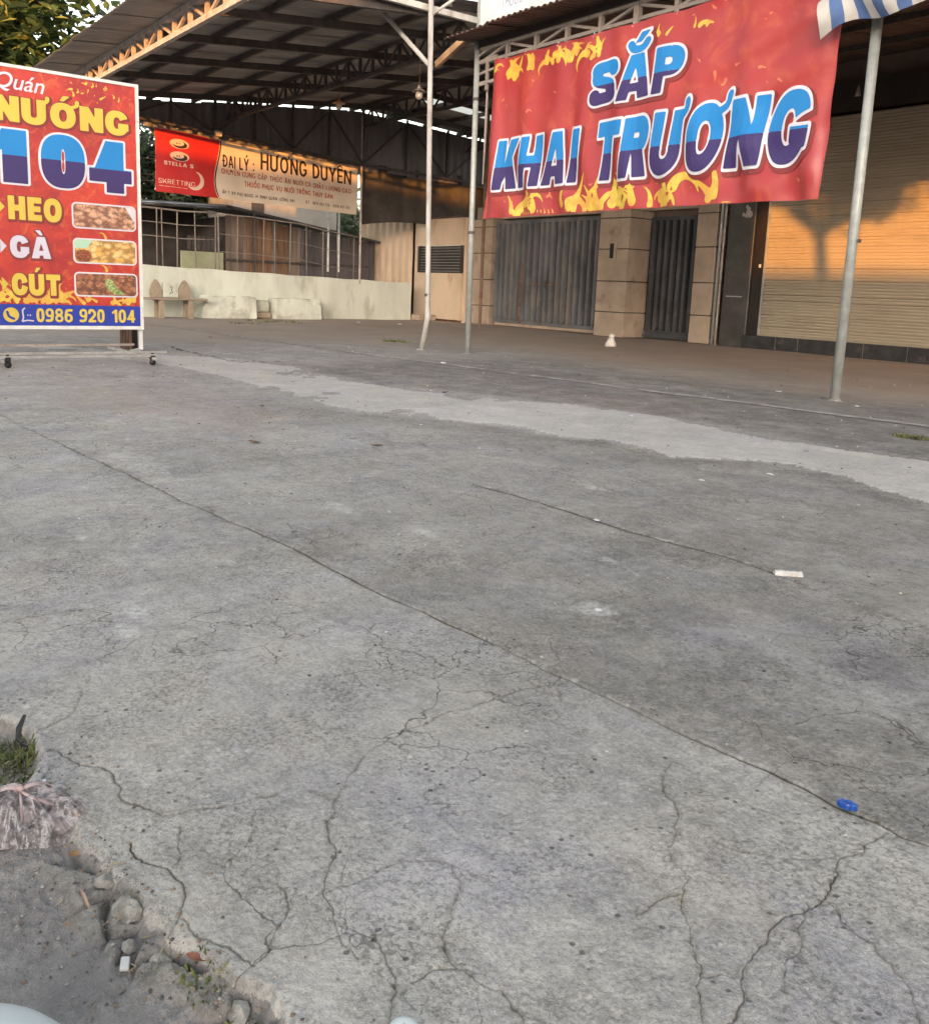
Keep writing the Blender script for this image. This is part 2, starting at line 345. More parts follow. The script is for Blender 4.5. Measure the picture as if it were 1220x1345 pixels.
    return gz

M = {}
def concrete_mat(name, lo, hi, kind):
    t = NT(name); p = t.pos()
    big = t.noise(.9, 5, .6); mid = t.noise(4.5, 6, .65, dist=.4); sm = t.noise(24, 5, .62, dist=.3); fine = t.noise(110, 4, .65); grit = t.noise(420, 2, .6)
    v = t.ma('ADD', t.ma('MULTIPLY', big, .34), t.ma('ADD', t.ma('MULTIPLY', mid, .36), t.ma('ADD', t.ma('MULTIPLY', sm, .4), t.ma('ADD', t.ma('MULTIPLY', fine, .5), t.ma('MULTIPLY', grit, .42)))))
    col = t.mix(t.rng(v, .72, 1.11, sm=False), lo, hi)
    # warm / cool drift
    col = t.mix(t.ma('MULTIPLY', t.rng(t.noise(1.7, 4, .6, t.n('VectorMath', {0: p, 1: (31, 7, 0)}, operation='ADD').outputs[0]), .45, .65), .5), col, t.mix(1.0, col, (.95, .96, 1.06), 'MULTIPLY'))
    col = t.mix(t.ma('MULTIPLY', t.rng(t.noise(2.3, 4, .6, t.n('VectorMath', {0: p, 1: (3, 57, 0)}, operation='ADD').outputs[0]), .48, .66), .6), col, t.mix(1.0, col, (1.04, 1.005, .95), 'MULTIPLY'))
    col = t.mix(t.ma('MULTIPLY', t.rng(t.noise(3.4, 5, .65, t.n('VectorMath', {0: p, 1: (13, 77, 0)}, operation='ADD').outputs[0], .5), .5, .66), t.rng(t.noise(34, 4, .7), .38, .6, .2, .75)), col, t.mix(1.0, col, (.83, .825, .93), 'MULTIPLY'))
    col = t.mix(t.ma('MULTIPLY', t.rng(t.noise(1.3, 6, .7, t.n('VectorMath', {0: p, 1: (91, 5, 0)}, operation='ADD').outputs[0], .6), .5, .64), t.rng(t.noise(50, 4, .7), .35, .6, .3, .8)), col, t.mix(1.0, col, (1.2, 1.19, 1.18), 'MULTIPLY'))
    # patches of dark lichen film made of small specks
    blot = t.rng(t.noise(2.6, 6, .7, dist=.6), .4, .6, .25, 1)
    speck = t.rng(t.noise(95, 5, .75, dist=.5), .49, .6)
    col = t.mix(t.ma('MULTIPLY', t.ma('MULTIPLY', blot, speck), .5), col, tuple(x * .42 for x in lo))
    # pale scuffs
    sc = t.rng(t.noise(5.5, 6, .68, t.pos((1, 1.7, 1)), dist=.3), .61, .74)
    col = t.mix(t.ma('MULTIPLY', sc, t.rng(t.noise(60, 3, .6), .35, .65, .15, .75)), col, tuple(min(.6, x * 1.5) for x in hi))
    # hairline crazing
    wv = t.n('VectorMath', {0: p, 1: t.n('VectorMath', {0: t.n('TexNoise', {'Vector': p, 'Scale': 9., 'Detail': 4.}).outputs[1], 1: (.13, .13, .13)}, operation='MULTIPLY').outputs[0]}, operation='ADD').outputs[0]
    craze = t.rng(t.vor(4.2, 'DISTANCE_TO_EDGE', wv), .0, .011, 1, 0)
    craze = t.ma('MULTIPLY', craze, t.rng(t.noise(1.5, 3, .5), .46, .6, 0, .75))
    if kind == 'strip': craze = t.ma('MULTIPLY', craze, .3)
    col = t.mix(craze, col, tuple(x * .3 for x in lo))
    # pits
    pit = t.rng(t.vor(38, 'F1'), .1, .22, 1, 0); pit = t.ma('MULTIPLY', pit, t.rng(t.noise(7, 3), .52, .62))
    col = t.mix(t.ma('MULTIPLY', pit, .7), col, tuple(x * .35 for x in lo))
    if kind != 'strip':
        col = t.mix(t.ma('MULTIPLY', t.attr('red'), t.rng(t.noise(11, 5, .65), .35, .65, .12, .62)), col, (.33, .235, .195))
        col = t.mix(t.ma('MULTIPLY', t.attr('dark'), t.rng(t.noise(6, 6, .7), .3, .62, .25, .78)), col, (.118, .112, .1)) if False else t.mix(t.ma('MULTIPLY', t.attr('dark'), t.rng(t.noise(4, 6, .7), .3, .65, .35, .95)), col, t.mix(1.0, col, (.55, .54, .53), 'MULTIPLY'))
        col = t.mix(t.ma('MULTIPLY', t.attr('pale'), t.rng(t.noise(45, 5, .7), .36, .6, .1, .9)), col, (.56, .555, .55))
    col = t.mix(t.ma('MULTIPLY', t.attr('brown'), t.rng(t.noise(3, 6, .66), .2, .7, .72, .95)), col, t.mix(t.noise(1.2, 5, .6), (.27, .215, .18), (.47, .39, .335)))
    hz = t.attr('halo'); col = t.mix(t.ma('MULTIPLY', hz, t.rng(t.noise(16, 5, .7), .42, .62, 0, .75)), col, t.mix(1.0, col, (.6, .57, .5), 'MULTIPLY')); col = t.mix(t.ma('MULTIPLY', hz, t.rng(t.noise(38, 4, .7), .56, .66, 0, .7)), col, (.42, .405, .38))
    cr = t.rng(t.attr('crack'), .2, .95, 0, .92)
    col = t.mix(cr, col, t.mix(t.rng(t.noise(9, 3), .4, .6), (.045, .041, .034), (.075, .068, .05)))
    t.out(Base_Color=col, Roughness=.88, Specular_IOR_Level=.25)
    h = t.ma('ADD', t.ma('MULTIPLY', fine, .9), t.ma('ADD', t.ma('MULTIPLY', grit, .4), t.ma('MULTIPLY', pit, -.8)))
    t.bump(h, .8, .005)
    return t.m
M['concrete'] = concrete_mat('weathered_concrete', (.1, .097, .093), (.39, .38, .366), 'yard')
M['strip'] = concrete_mat('newer_cement', (.29, .284, .272), (.5, .488, .47), 'strip')
def dirt_mat():
    t = NT('packed_dirt')
    v = t.ma('ADD', t.ma('MULTIPLY', t.noise(6, 6, .65), .5), t.ma('ADD', t.ma('MULTIPLY', t.noise(45, 5, .65), .5), t.ma('MULTIPLY', t.noise(260, 3, .6), .45)))
    col = t.mix(t.rng(v, .5, .95, sm=False), (.16, .15, .146), (.37, .35, .34))
    col = t.mix(t.rng(t.noise(3.1, 4, .6), .45, .65, 0, .6), col, (.16, .15, .155))
    pb = t.vor(85, 'F1', out=1); pbd = t.rng(t.vor(85, 'F1'), .25, .4, 1, 0)
    col = t.mix(t.ma('MULTIPLY', pbd, t.rng(t.noise(30, 2), .55, .65, 0, .5)), col, (.27, .25, .235))
    col = t.mix(t.rng(t.attr('lump'), .15, .5, 0, .7), col, t.mix(t.rng(t.noise(60, 5, .7), .3, .7), (.13, .125, .115), (.29, .28, .26)))
    col = t.mix(t.ma('MULTIPLY', t.attr('peb'), .8), col, (.27, .255, .24))
    col = t.mix(t.rng(t.attr('crack'), .2, .9, 0, .85), col, (.04, .034, .026))
    t.out(Base_Color=col, Roughness=.93, Specular_IOR_Level=.2)
    t.bump(t.ma('ADD', t.noise(90, 4, .7), t.noise(300, 2)), .7, .006)
    return t.m
M['dirt'] = dirt_mat()
gz = build_ground()

# worn white line painted across the yard
def painted_line():
    b = MB(); P = [(-20.0, 5.45), (-16.06, 5.7), (-9.77, 6.09), (-5.04, 6.73), (-3.22, 6.88), (-.5, 7.02), (4, 7.2)]
    n = 900; xs = np.linspace(-19.9, 3.9, n)
    ys = np.interp(xs, [p[0] for p in P], [p[1] for p in P]) + fbm(xs, xs * 0, .8, 2, 200) * .06
    zz = fbm(xs, ys, .7, 3, 1) * .03
    wear = fbm(xs, ys, .9, 4, 210) + fbm(xs, ys, 6, 3, 215) * .7
    keep = wear < (.16 - .2 * sstep(xs, -5.2, -4.2) + .16 * sstep(xs, -3.6, -2.8))
    w0 = .065 + .035 * fbm(xs, ys, 3, 3, 220); w1 = .05 + .035 * fbm(xs, ys, 3, 3, 230)
    for k in range(n - 1):
        if not (keep[k]): continue
        z = .005
        b.add([(xs[k], ys[k] - w0[k], zz[k] + z), (xs[k+1], ys[k+1] - w0[k+1], zz[k+1] + z), (xs[k+1], ys[k+1] + w1[k+1], zz[k+1] + z), (xs[k], ys[k] + w1[k], zz[k] + z)], [(0, 1, 2, 3)])
    tag(b.build('painted_line', mat('worn_line_paint', (.36, .35, .335), .85, .3, 9, dirt=(.2, .19, .175), dsc=7, dfrom=.42, dto=.62)), kind='structure')
painted_line()
# ------------------------------------------------------------------ materials of the place
M['white_steel'] = mat('white_painted_steel', (.62, .62, .6), .45, .12, 8, dirt=(.3, .25, .2), dsc=6, dfrom=.58, dto=.75)
M['galv'] = mat('galvanised_steel', (.34, .36, .35), .5, .14, 9, metal=.25, dirt=(.28, .26, .22), dsc=5, dfrom=.56, dto=.75)
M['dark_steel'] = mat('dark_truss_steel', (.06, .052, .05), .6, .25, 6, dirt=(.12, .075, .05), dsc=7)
M['lit_steel'] = mat('pale_sunlit_steel', (.40, .36, .33), .6, .2, 6, dirt=(.22, .13, .08), dsc=8)  # sunlight put into this paler copy of the truss steel
M['roof'] = mat('grey_tin_roof', (.3, .28, .262), .6, .18, 2.2, dirt=(.2, .165, .14), dsc=1.5, stretch=(1, .25, 1))
M['roof_brown'] = mat('rust_brown_tin_roof', (.1, .07, .058), .65, .25, 3, dirt=(.12, .07, .045), dsc=2, stretch=(1, .3, 1))
M['gable'] = mat('dark_gable_sheet', (.15, .14, .145), .6, .2, 1.5, dirt=(.1, .085, .08), dsc=2, stretch=(1, 1, .3))
M['cloth'] = mat('brown_shade_cloth', (.06, .05, .042), .9, .3, 1.8, dirt=(.045, .035, .03), dsc=1.6, bump=.5, bsc=5)
M['cream'] = mat('cream_limewash', (.57, .6, .535), .85, .12, 1.4, stretch=(1, 1, .4), dirt=(.33, .32, .25), dsc=1.9, dfrom=.5, dto=.75, bump=.15, bsc=30)
M['cream_slab'] = mat('pale_cement_slab', (.58, .61, .54), .85, .16, 2.4, dirt=(.3, .27, .21), dsc=3, dfrom=.47, dto=.72, bump=.2, bsc=25)
M['stone_block'] = mat('tan_stone_cladding', (.36, .285, .22), .75, .14, 2.2, dirt=(.2, .14, .1), dsc=2.4, dfrom=.54, dto=.74, bump=.2, bsc=25)
M['shed'] = mat('cream_tin_shed', (.56, .44, .32), .7, .1, 1.6, dirt=(.36, .22, .12), dsc=2.2, dfrom=.57, dto=.75, stretch=(1, 1, .5))
M['gate'] = mat('grey_gate_steel', (.115, .122, .132), .6, .3, 1.6, dirt=(.2, .18, .16), dsc=2.3, dfrom=.46, dto=.66, stretch=(1, 1, .5))
M['gate_dark'] = mat('dark_gate_steel', (.06, .063, .07), .55, .25, 2, dirt=(.13, .11, .1), dsc=2.6, dfrom=.55, dto=.7)
M['rust'] = mat('rust', (.2, .1, .055), .9, .4, 9)
M['black'] = mat('black_shadow_gap', (.02, .02, .02), .8, .2, 4)
M['shutter'] = mat('beige_roller_shutter', (.36, .31, .235), .5, .06, .8, dirt=(.3, .25, .195), dsc=1.1, dfrom=.5, dto=.75, stretch=(1, 1, 2.5))
M['black_tile'] = mat('black_granite_tile', (.03, .03, .032), .25, .3, 5, dirt=(.1, .085, .07), dsc=4, dfrom=.58, dto=.75)
M['dark_panel'] = mat('dark_grey_panel', (.05, .045, .042), .4, .3, 2, dirt=(.09, .08, .07), dsc=2, dfrom=.5, dto=.75)
M['brown_strip'] = mat('shaded_brown_jamb', (.022, .015, .012), .6, .3, 3)  # shade of the unlit jamb recess put into this dark brown
M['plank'] = [mat('weathered_plank_' + n, c, .9, .3, 2.5, dirt=(.09, .065, .05), dsc=4, dfrom=.5, dto=.68, stretch=(1, 1, .2)) for n, c in (('brown', (.15, .11, .088)), ('rust', (.2, .115, .07)), ('dun', (.18, .14, .115)), ('grey', (.1, .09, .095)))]
M['wire'] = mat('fence_wire', (.21, .18, .155), .6, .2, 9)
M['bench'] = mat('cast_stone', (.33, .27, .205), .85, .15, 6, dirt=(.25, .2, .15), dsc=6)
M['sheet_blue'] = mat('pale_tarpaulin', (.4, .45, .5), .6, .25, 4)
M['far_wall'] = mat('far_white_wall', (.24, .225, .205), .85, .1, 1.5)
M['green_wall'] = mat('pale_green_wall', (.3, .31, .2), .85, .12, 2)
M['dark_in'] = mat('dark_interior', (.05, .042, .038), .9, .3, 2)
M['bark'] = mat('bark', (.13, .1, .075), .95, .35, 6, bump=.6, bsc=12)
def leafmat(name, c):
    t = NT(name); t.out(Base_Color=t.mix(t.noise(1.3, 3), tuple(x * .55 for x in c), tuple(x * 1.5 for x in c)), Roughness=.5, Specular_IOR_Level=.35)
    tr = t.n('BsdfTranslucent', {0: tuple(x * 1.2 for x in c)}); mx = t.n('MixShader', {0: .25, 1: t.b.outputs[0], 2: tr.outputs[0]})
    t.t.links.new(mx.outputs[0], t.o.inputs[0]); return t.m
M['leaf'] = [leafmat('leaf_green', (.085, .12, .035)), leafmat('leaf_dark', (.035, .055, .02)), leafmat('leaf_yellow', (.25, .26, .07)), leafmat('leaf_russet', (.12, .055, .025))]

M['leaf_far'] = [leafmat('far_leaf_green', (.1, .13, .08)), leafmat('far_leaf_dark', (.07, .095, .06))]
# ------------------------------------------------------------------ left canopy
def zroof(y): return 5.22 - .098 * (11.92 - y) if y < 11.92 else 5.22 - .065 * (y - 11.92)
def corr_sheet(x0, x1, y0, y1, zf, pitch=.12, amp=.006, ny=6):
    b = MB(); n = max(4, int(round((x1 - x0) / pitch)) * 4); vs = []
    for j in range(ny + 1):
        y = y0 + (y1 - y0) * j / ny
        for i in range(n + 1):
            ph = (i % 4); vs.append((x0 + (x1 - x0) * i / n, y, zf(y) + (amp if ph in (1, 2) else -amp)))
    fs = [(j*(n+1)+i, j*(n+1)+i+1, (j+1)*(n+1)+i+1, (j+1)*(n+1)+i) for j in range(ny) for i in range(n)]
    return b.add(vs, fs)
def truss_x(par, name, y, x0, x1, zt, zb, step, m, w=.045, lean=0.):
    t = MB(); t.bar((x0, y, zt), (x1, y, zt), w * 1.3, w * 1.3); t.bar((x0, y + lean, zb), (x1, y + lean, zb), w * 1.3, w * 1.3)
    tr = t.build(name, m, par); n = int(round((x1 - x0) / step)); st = (x1 - x0) / n
    h = zt - zb
    vm = MB().bar((0, 0, 0), (0, lean, -h), w, w, up=(1, 0, 0)).mesh('web_bar', m); d1 = MB().bar((0, 0, 0), (st, lean, -h), w * .7, w * .7).mesh('web_bar', m); d2 = MB().bar((0, lean, -h), (st, 0, 0), w * .7, w * .7).mesh('web_bar', m)
    for i in range(n + 1):
        if 0 < i < n: link('web_bar', vm, tr, (x0 + i * st, y, zt))
        if i < n: link('web_bar', d1 if i % 2 else d2, tr, (x0 + i * st, y + .004, zt))
    return tr
can = empty('market_canopy', (-15.5, 10, 0)); tag(can, 'big open sided grey tin canopy on steel trusses, left of the shop front', 'canopy')
can.location = (0, 0, 0)
X0, X1 = -20.45, -10.75
nS = 10; wS = (X1 - X0) / nS
sh_f = [corr_sheet(0, wS + .03, 3.95 + d, 11.95, zroof).mesh('roof_sheet', M['roof']) for d in (0, .012, -.015)]
sh_b = corr_sheet(0, wS + .03, 11.9, 16.3, zroof).mesh('roof_sheet', M['roof'])
for i in range(nS):
    link('roof_sheet', sh_f[i % 3], can, (X0 + i * wS, 0, .004 * (i % 2)))
    if i != 2: link('roof_sheet', sh_b, can, (X0 + i * wS, 0, .004 * (i % 2)))
tl = NT('translucent_sheet'); tl.out(Base_Color=(.75, .75, .68), Roughness=.5)
tl.t.links.new(tl.n('MixShader', {0: .75, 1: tl.b.outputs[0], 2: tl.n('BsdfTranslucent', {0: (.8, .8, .72)}).outputs[0]}).outputs[0], tl.o.inputs[0])
corr_sheet(X0 + 2 * wS, X0 + 3 * wS, 14.75, 16.3, zroof, ny=2).build('roof_sheet', M['roof'], can)
corr_sheet(X0 + 2 * wS, X0 + 3 * wS, 11.9, 12.5, zroof, ny=2).build('roof_sheet', M['roof'], can)
o = corr_sheet(X0 + 2 * wS, X0 + 3 * wS, 12.48, 14.78, zroof, ny=2).build('skylight_sheet', tl.m, can)
pm = MB().bar((X0, 0, 0), (X1, 0, 0), .05, .09).mesh('purlin', M['dark_steel'])
for y in (5.7, 6.7, 7.7, 9.6, 10.7, 11.7, 12.8, 13.9, 15.0, 16.1): link('purlin', pm, can, (0, y, zroof(y) - .065))
rm = MB().bar((0, 4.75, zroof(4.75) - .16), (0, 11.92, zroof(11.92) - .16), .07, .11).mesh('rafter', M['dark_steel']); rm2 = MB().bar((0, 11.92, zroof(11.92) - .16), (0, 16.2, zroof(16.2) - .16), .07, .11).mesh('rafter', M['dark_steel'])
for x in (-19.2, -17.2, -15.6, -13.9, -12.2, -10.95): link('rafter', rm, can, (x, 0, 0)); link('rafter', rm2, can, (x, 0, 0))
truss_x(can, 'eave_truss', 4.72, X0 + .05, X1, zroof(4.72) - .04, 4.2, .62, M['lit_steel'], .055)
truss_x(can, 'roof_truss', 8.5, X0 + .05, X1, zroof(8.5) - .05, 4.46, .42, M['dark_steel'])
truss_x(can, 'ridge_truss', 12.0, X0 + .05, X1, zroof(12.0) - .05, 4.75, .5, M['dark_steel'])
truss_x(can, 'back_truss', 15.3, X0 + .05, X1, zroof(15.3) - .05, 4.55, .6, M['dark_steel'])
# gable end: upright sheets behind a steel frame
def zgb(y): return float(np.interp(y, [5, 6.5, 8.3, 11.86, 16.3], [4.25, 4.2, 4.1, 3.84, 3.72]))
def zgs(y): return float(np.interp(y, [5, 6.6, 6.85, 11.8, 12.1, 16.3], [4.2, 4.1, 3.85, 3.5, 3.72, 3.66]))
def zgt(y): return zroof(y) - .088
y = 4.2; k = 0
rg = random.Random(5)
while y < 16.2:
    w = .92; b = MB(); n = 16; vs = []
    dz = rg.uniform(-.012, .02); gapj = rg.uniform(-.02, .02)
    for i in range(n + 1):
        yy = y + (w + .03) * i / n; xx = -20.4 - (.012 if i % 4 in (1, 2) else -.012) - .006 * (k % 2)
        vs += [(xx, yy, zgs(yy) + gapj), (xx, yy, zgt(yy) + dz)]
    b.add(vs, [(2*i, 2*i+2, 2*i+3, 2*i+1) for i in range(n)]); b.build('gable_sheet', M['gable'], can); y += w; k += 1
gv = [6.2, 7.17, 8.17, 9.12, 10.08, 11.05, 12.0, 13.3, 14.6, 15.9]
for i, y in enumerate(gv):
    MB().bar((-20.3, y, zgb(y) - .04), (-20.3, y, zroof(y) - .05), .055 if i % 2 == 0 else .045).build('gable_post', M['dark_steel'], can)
    if i < len(gv) - 1:
        y2 = gv[i + 1]
        a, c = ((y, zroof(y) - .12), (y2, zgb(y2) + .02)) if i % 2 else ((y, zgb(y) + .02), (y2, zroof(y2) - .12))
        MB().bar((-20.28, a[0], a[1]), (-20.28, c[0], c[1]), .04).build('gable_brace', M['dark_steel'], can)
bc = MB()
for a, c in zip(gv[:-1], gv[1:]): bc.bar((-20.26, a, zgb(a)), (-20.26, c, zgb(c)), .06)
bc.build('gable_chord', M['dark_steel'], can)
MB().box((-20.2, 8.1, 4.02), (-20.1, 8.24, 4.14)).build('gusset_plate', M['lit_steel'], can)
for (x, y) in ((-20.3, 11.97),): MB().tube([(x, y, .9), (x, y, 5.0)], .028, 8).build('support_post', M['lit_steel'], can)
for (x, y) in ((-17.2, 13.5), (-20.3, 16.2), (-12.0, 16.1), (-20.3, 4.3)): MB().tube([(x, y, 0), (x, y, zroof(y) - .1)], .04, 8).build('support_post', mat('sun_tinted_post', (.17, .105, .07), .7), can)  # sun's orange partly put into the brown post colour

# sun-caught brown shade cloth strung below the gable
b = MB(); ny, nz = 40, 14; vs = []
for j in range(nz + 1):
    for i in range(ny + 1):
        y = 12.05 + 4.3 * i / ny; zt = 3.9; zb = 2.32 + .1 * math.sin(y * 1.1) + .2 * min(1, (y - 12.05) / 2)
        f = j / nz; z = zb + (zt - zb) * f
        vs.append((-20.46 + .05 * math.sin(y * 5 + z * 2) * (.4 + f) + .03 * math.sin(y * 13), y, z))
b.add(vs, [(j*(ny+1)+i, j*(ny+1)+i+1, (j+1)*(ny+1)+i+1, (j+1)*(ny+1)+i) for j in range(nz) for i in range(ny)])
o = b.build('shade_cloth', M['cloth'], smooth=True); tag(o, 'dark brown shade cloth hung under the canopy gable above the cream shed', 'cloth')

M['truss_grey0'] = mat('cement_collar', (.2, .19, .175), .9, .3, 30)
M['pole_white'] = mat('chalky_white_pole', (.42, .41, .39), .5, .16, 7, dirt=(.26, .22, .18), dsc=5, dfrom=.52, dto=.72, stretch=(1, 1, .3))
# ------------------------------------------------------------------ steel poles
def clamp(par, c, r):
    b = MB(); b.tube([(c[0], c[1], c[2] - .02), (c[0], c[1], c[2] + .02)], r + .006, 12); b.build('clamp_band', M['dark_steel'], par)
p = empty('bent_pole', (0, 0, 0)); tag(p, 'white steel pole with a kinked foot and slanting struts at its top', 'pole', 'steel poles holding up the roofs')
P = [(-10.67, 7.33, -.02), (-10.565, 7.34, .42), (-10.555, 7.345, .5), (-10.57, 7.35, .56), (-10.72, 7.35, 4.75)]
MB().tube(P, [.036, .037, .042, .036, .036], 14).build('shaft', M['pole_white'], p, True); clamp(p, (-10.585, 7.35, .78), .036)
MB().tube([(-10.70, 7.35, 3.86), (-12.3, 7.35, 5.06)], .032, 10).build('strut', M['pole_white'], p, True)
MB().bar((-10.8, 4.8, 4.62), (-10.8, 14.3, 4.62), .06, .08).build('crossbar', M['pole_white'], p)
MB().tube([(-10.72, 7.35, 4.5), (-10.3, 7.7, 4.85)], .022, 8).build('strut', M['pole_white'], p, True)
MB().tube([(-10.67, 7.33, -.02), (-10.665, 7.33, .012)], [.085, .06], 12).build('foot_collar', M['pole_white'], p)
p = empty('straight_pole', (0, 0, 0)); tag(p, 'grey green galvanised pole at the left end of the red opening banner', 'pole', 'steel poles holding up the roofs')
MB().tube([(-10.01, 7.66, -.02), (-10.13, 7.72, 4.2)], .038, 14).build('shaft', M['galv'], p, True)
MB().tube([(-10.01, 7.66, -.02), (-10.01, 7.66, .012)], [.075, .055], 11).build('foot_collar', M['truss_grey0'], p, True)
for z in (1.65, 3.4): clamp(p, (-10.01 - .12 * z / 4.2, 7.66 + .06 * z / 4.2, z), .038)
p = empty('thick_pole', (0, 0, 0)); tag(p, 'thicker grey galvanised pole in front of the beige shutter, under the striped awning', 'pole', 'steel poles holding up the roofs')
MB().tube([(-4.56, 7.84, -.02), (-4.545, 7.82, 3.75)], .045, 16).build('shaft', M['galv'], p, True)
MB().tube([(-4.56, 7.84, -.02), (-4.56, 7.84, .014)], [.085, .062], 11).build('foot_collar', M['truss_grey0'], p, True)
MB().tube([(-4.56, 7.84, 1.52), (-4.56, 7.84, 1.6)], .0475, 16).build('sleeve_joint', M['galv'], p, True)
MB().box((-4.49, 7.8, 1.44), (-4.47, 7.83, 1.47)).build('bolt', M['dark_steel'], p)

# ------------------------------------------------------------------ right tin awning
aw = empty('tin_awning', (0, 0, 0)); tag(aw, 'brown corrugated tin awning over the shop front, above the red banner', 'awning')
def zaw(y): return 4.10 + .105 * (y - 7.2)
xs = -10.2; k = 0
ash = corr_sheet(0, .93, 7.2, 14.75, zaw, .1, .014, 3).mesh('roof_sheet', M['roof_brown'])
while xs < 6: link('roof_sheet', ash, aw, (xs, random.Random(k).uniform(-.02, .02), .004 * (k % 2))); xs += .9; k += 1
pm = MB().bar((-10.15, 0, 0), (6.9, 0, 0), .05, .08).mesh('purlin', M['dark_steel'])
for y in (9.0, 10.4, 11.8, 13.2): link('purlin', pm, aw, (0, y, zaw(y) - .06))
MB().bar((-10.15, 7.74, 4.09), (6.9, 7.74, 4.09), .06, .08).build('purlin', M['brown_strip'], aw)
M['truss_grey'] = mat('dusty_truss_steel', (.25, .22, .2), .6, .15, 5, dirt=(.16, .11, .08), dsc=5)
tr = MB(); tr.bar((-10.13, 7.75, 4.03), (-4.5, 7.75, 4.03), .04); tr.bar((-10.1, 7.75, 3.865), (-4.5, 7.75, 3.865), .04); tr.bar((-10.1, 7.75, 3.6), (-4.5, 7.75, 3.6), .04)
trs = tr.build('banner_truss', M['truss_grey'], aw)
nodes = [-10.08 + .555 * i for i in range(11)]
for i, x in enumerate(nodes):
    if i: MB().bar((x, 7.752, 3.62), (x, 7.752, 4.03), .05 if i % 5 else .07, up=(1, 0, 0)).build('web_bar', M['truss_grey'], trs)
    if i < len(nodes) - 1:
        a, c = (3.87, 4.02) if i % 2 == 0 else (4.02, 3.87)
        MB().bar((x, 7.758, a), (nodes[i + 1], 7.758, c), .032).build('web_bar', M['truss_grey'], trs)
for (a, c, w) in (((-10.12, 7.74, 3.86), (-9.75, 7.76, 3.9), .045), ((-10.1, 7.74, 3.72), (-9.75, 7.76, 3.76), .03), ((-10.09, 7.74, 3.58), (-9.8, 7.76, 3.6), .03), ((-9.93, 7.745, 3.5), (-9.93, 7.745, 3.88), .035), ((-10.1, 7.73, 3.95), (-9.8, 7.76, 4.05), .03)):
    MB().bar(a, c, w).build('bracket_bar', M['truss_grey'], aw)
o = MB().tube([(-9.98, 7.8, 3.6), (-9.985, 7.8, 3.0), (-10.0, 7.8, 2.3)], [.018, .018, .008], 6).build('hanging_rod', M['truss_grey'], aw)
# orange lit timber piece under the eave corner
MB().bar((-10.9, 7.6, 3.95), (-10.2, 7.6, 4.2), .05, .09).build('eave_board', mat('bare_timber', (.36, .22, .12), .8), aw)

# white board above the awning
wb = empty('shop_sign', (0, 0, 0)); tag(wb, 'white sign board with faint blue lettering, standing on the brown tin awning', 'sign')
x = -10.40
wm = mat('white_sign_board', (.56, .58, .56), .5, .05, 1.5, dirt=(.46, .48, .44), dsc=2)
for k in range(4):
    MB().bevbox((x, 7.95, 4.16), (x + 1.02, 8.0, 6.4), .006).build('panel', wm, wb); x += 1.03
MB().box((-10.44, 7.93, 4.16), (-10.4, 8.02, 6.4)).build('edge_trim', M['galv'], wb)

# ------------------------------------------------------------------ shop front
hs = empty('shop_house', (0, 0, 0)); tag(hs, 'shop front with stone clad pillars, grey steel gates and a beige roller shutter', 'building')
def pillar(x0, x1, y0, y1, hgt, joints, name='pillar'):
    base = MB().box((x0 + .02, y0 + .02, 0), (x1 - .02, y1, hgt)).build(name, M['black'], hs)
    zz = [0] + joints + [hgt]
    for a, c in zip(zz[:-1], zz[1:]):
        MB().bevbox((x0, y0, a + .008), (x1, y1 - .01, c - .008), .012).build('stone_block', M['stone_block'], base)
    return base
pillar(-18.9, -17.86, 14.3, 14.75, 2.62, [.48, 1.13, 1.78, 2.42])
p2 = pillar(-13.87, -13.02, 14.0, 14.75, 2.62, [.52, 1.16, 1.82, 2.45])
pillar(-11.62, -11.14, 14.38, 14.9, 2.75, [.55, 1.18, 1.86, 2.5])
MB().box((-13.52, 13.985, 1.63), (-13.34, 14.01, 1.93)).build('meter_niche', M['black'], p2)
MB().box((-13.40, 13.975, 1.62), (-13.33, 14.02, 1.94)).build('niche_frame', M['stone_block'], p2)
def gate(x0, x1, y, z0, z1, n, m, name, depth=.075):
    gr = empty(name); gr.parent = hs; MB().box((x0, y, z0), (x1, y + .03, z0 + .08)).build('lower_rail', m, gr); MB().box((x0, y, z1 - .08), (x1, y + .03, z1)).build('upper_rail', m, gr); MB().box((x0, y + .02, z0 + .08), (x1, y + .03, z1 - .08)).build('rib_shade_sheet', M['black'], gr); st = (x1 - x0) / n  # black sheet puts recess shade between the gate ribs
    prof = [(0, 0), (st * .1, -depth), (st * .52, -depth), (st * .62, 0), (st * .62, .004), (0, .004)]
    me = MB().prism([(px_, py_, z0 + .08) for px_, py_ in prof], (0, 0, z1 - z0 - .16)).mesh('gate_slat', m)
    rj = random.Random(n)
    for i in range(n):
        o = link('gate_slat', me, gr, (x0 + i * st + st * .12 + rj.uniform(-.006, .006), y + .012 + rj.uniform(-.008, .004), 0)); o.rotation_euler = (rj.uniform(-.003, .003), rj.uniform(-.003, .003), 0)
    return gr
g1 = gate(-17.86, -14.0, 14.45, .09, 2.56, 19, M['gate'], 'sliding_gate')
MB().bar((-16.78, 14.38, .1), (-16.76, 14.38, 1.5), .05, .03).build('rust_streak_bar', M['rust'], g1)
MB().bevbox((-15.98, 14.33, .95), (-15.86, 14.37, 1.15), .008).build('latch_box', M['gate_dark'], g1)
MB().bar((-16.3, 14.35, 1.05), (-15.6, 14.35, 1.05), .02).build('bolt_bar', M['rust'], g1)
MB().box((-17.7, 14.36, .02), (-14.1, 14.46, .085)).build('bottom_rail', M['stone_block'], g1)
g2 = gate(-13.15, -11.55, 14.66, .1, 2.5, 9, M['gate_dark'], 'side_gate')
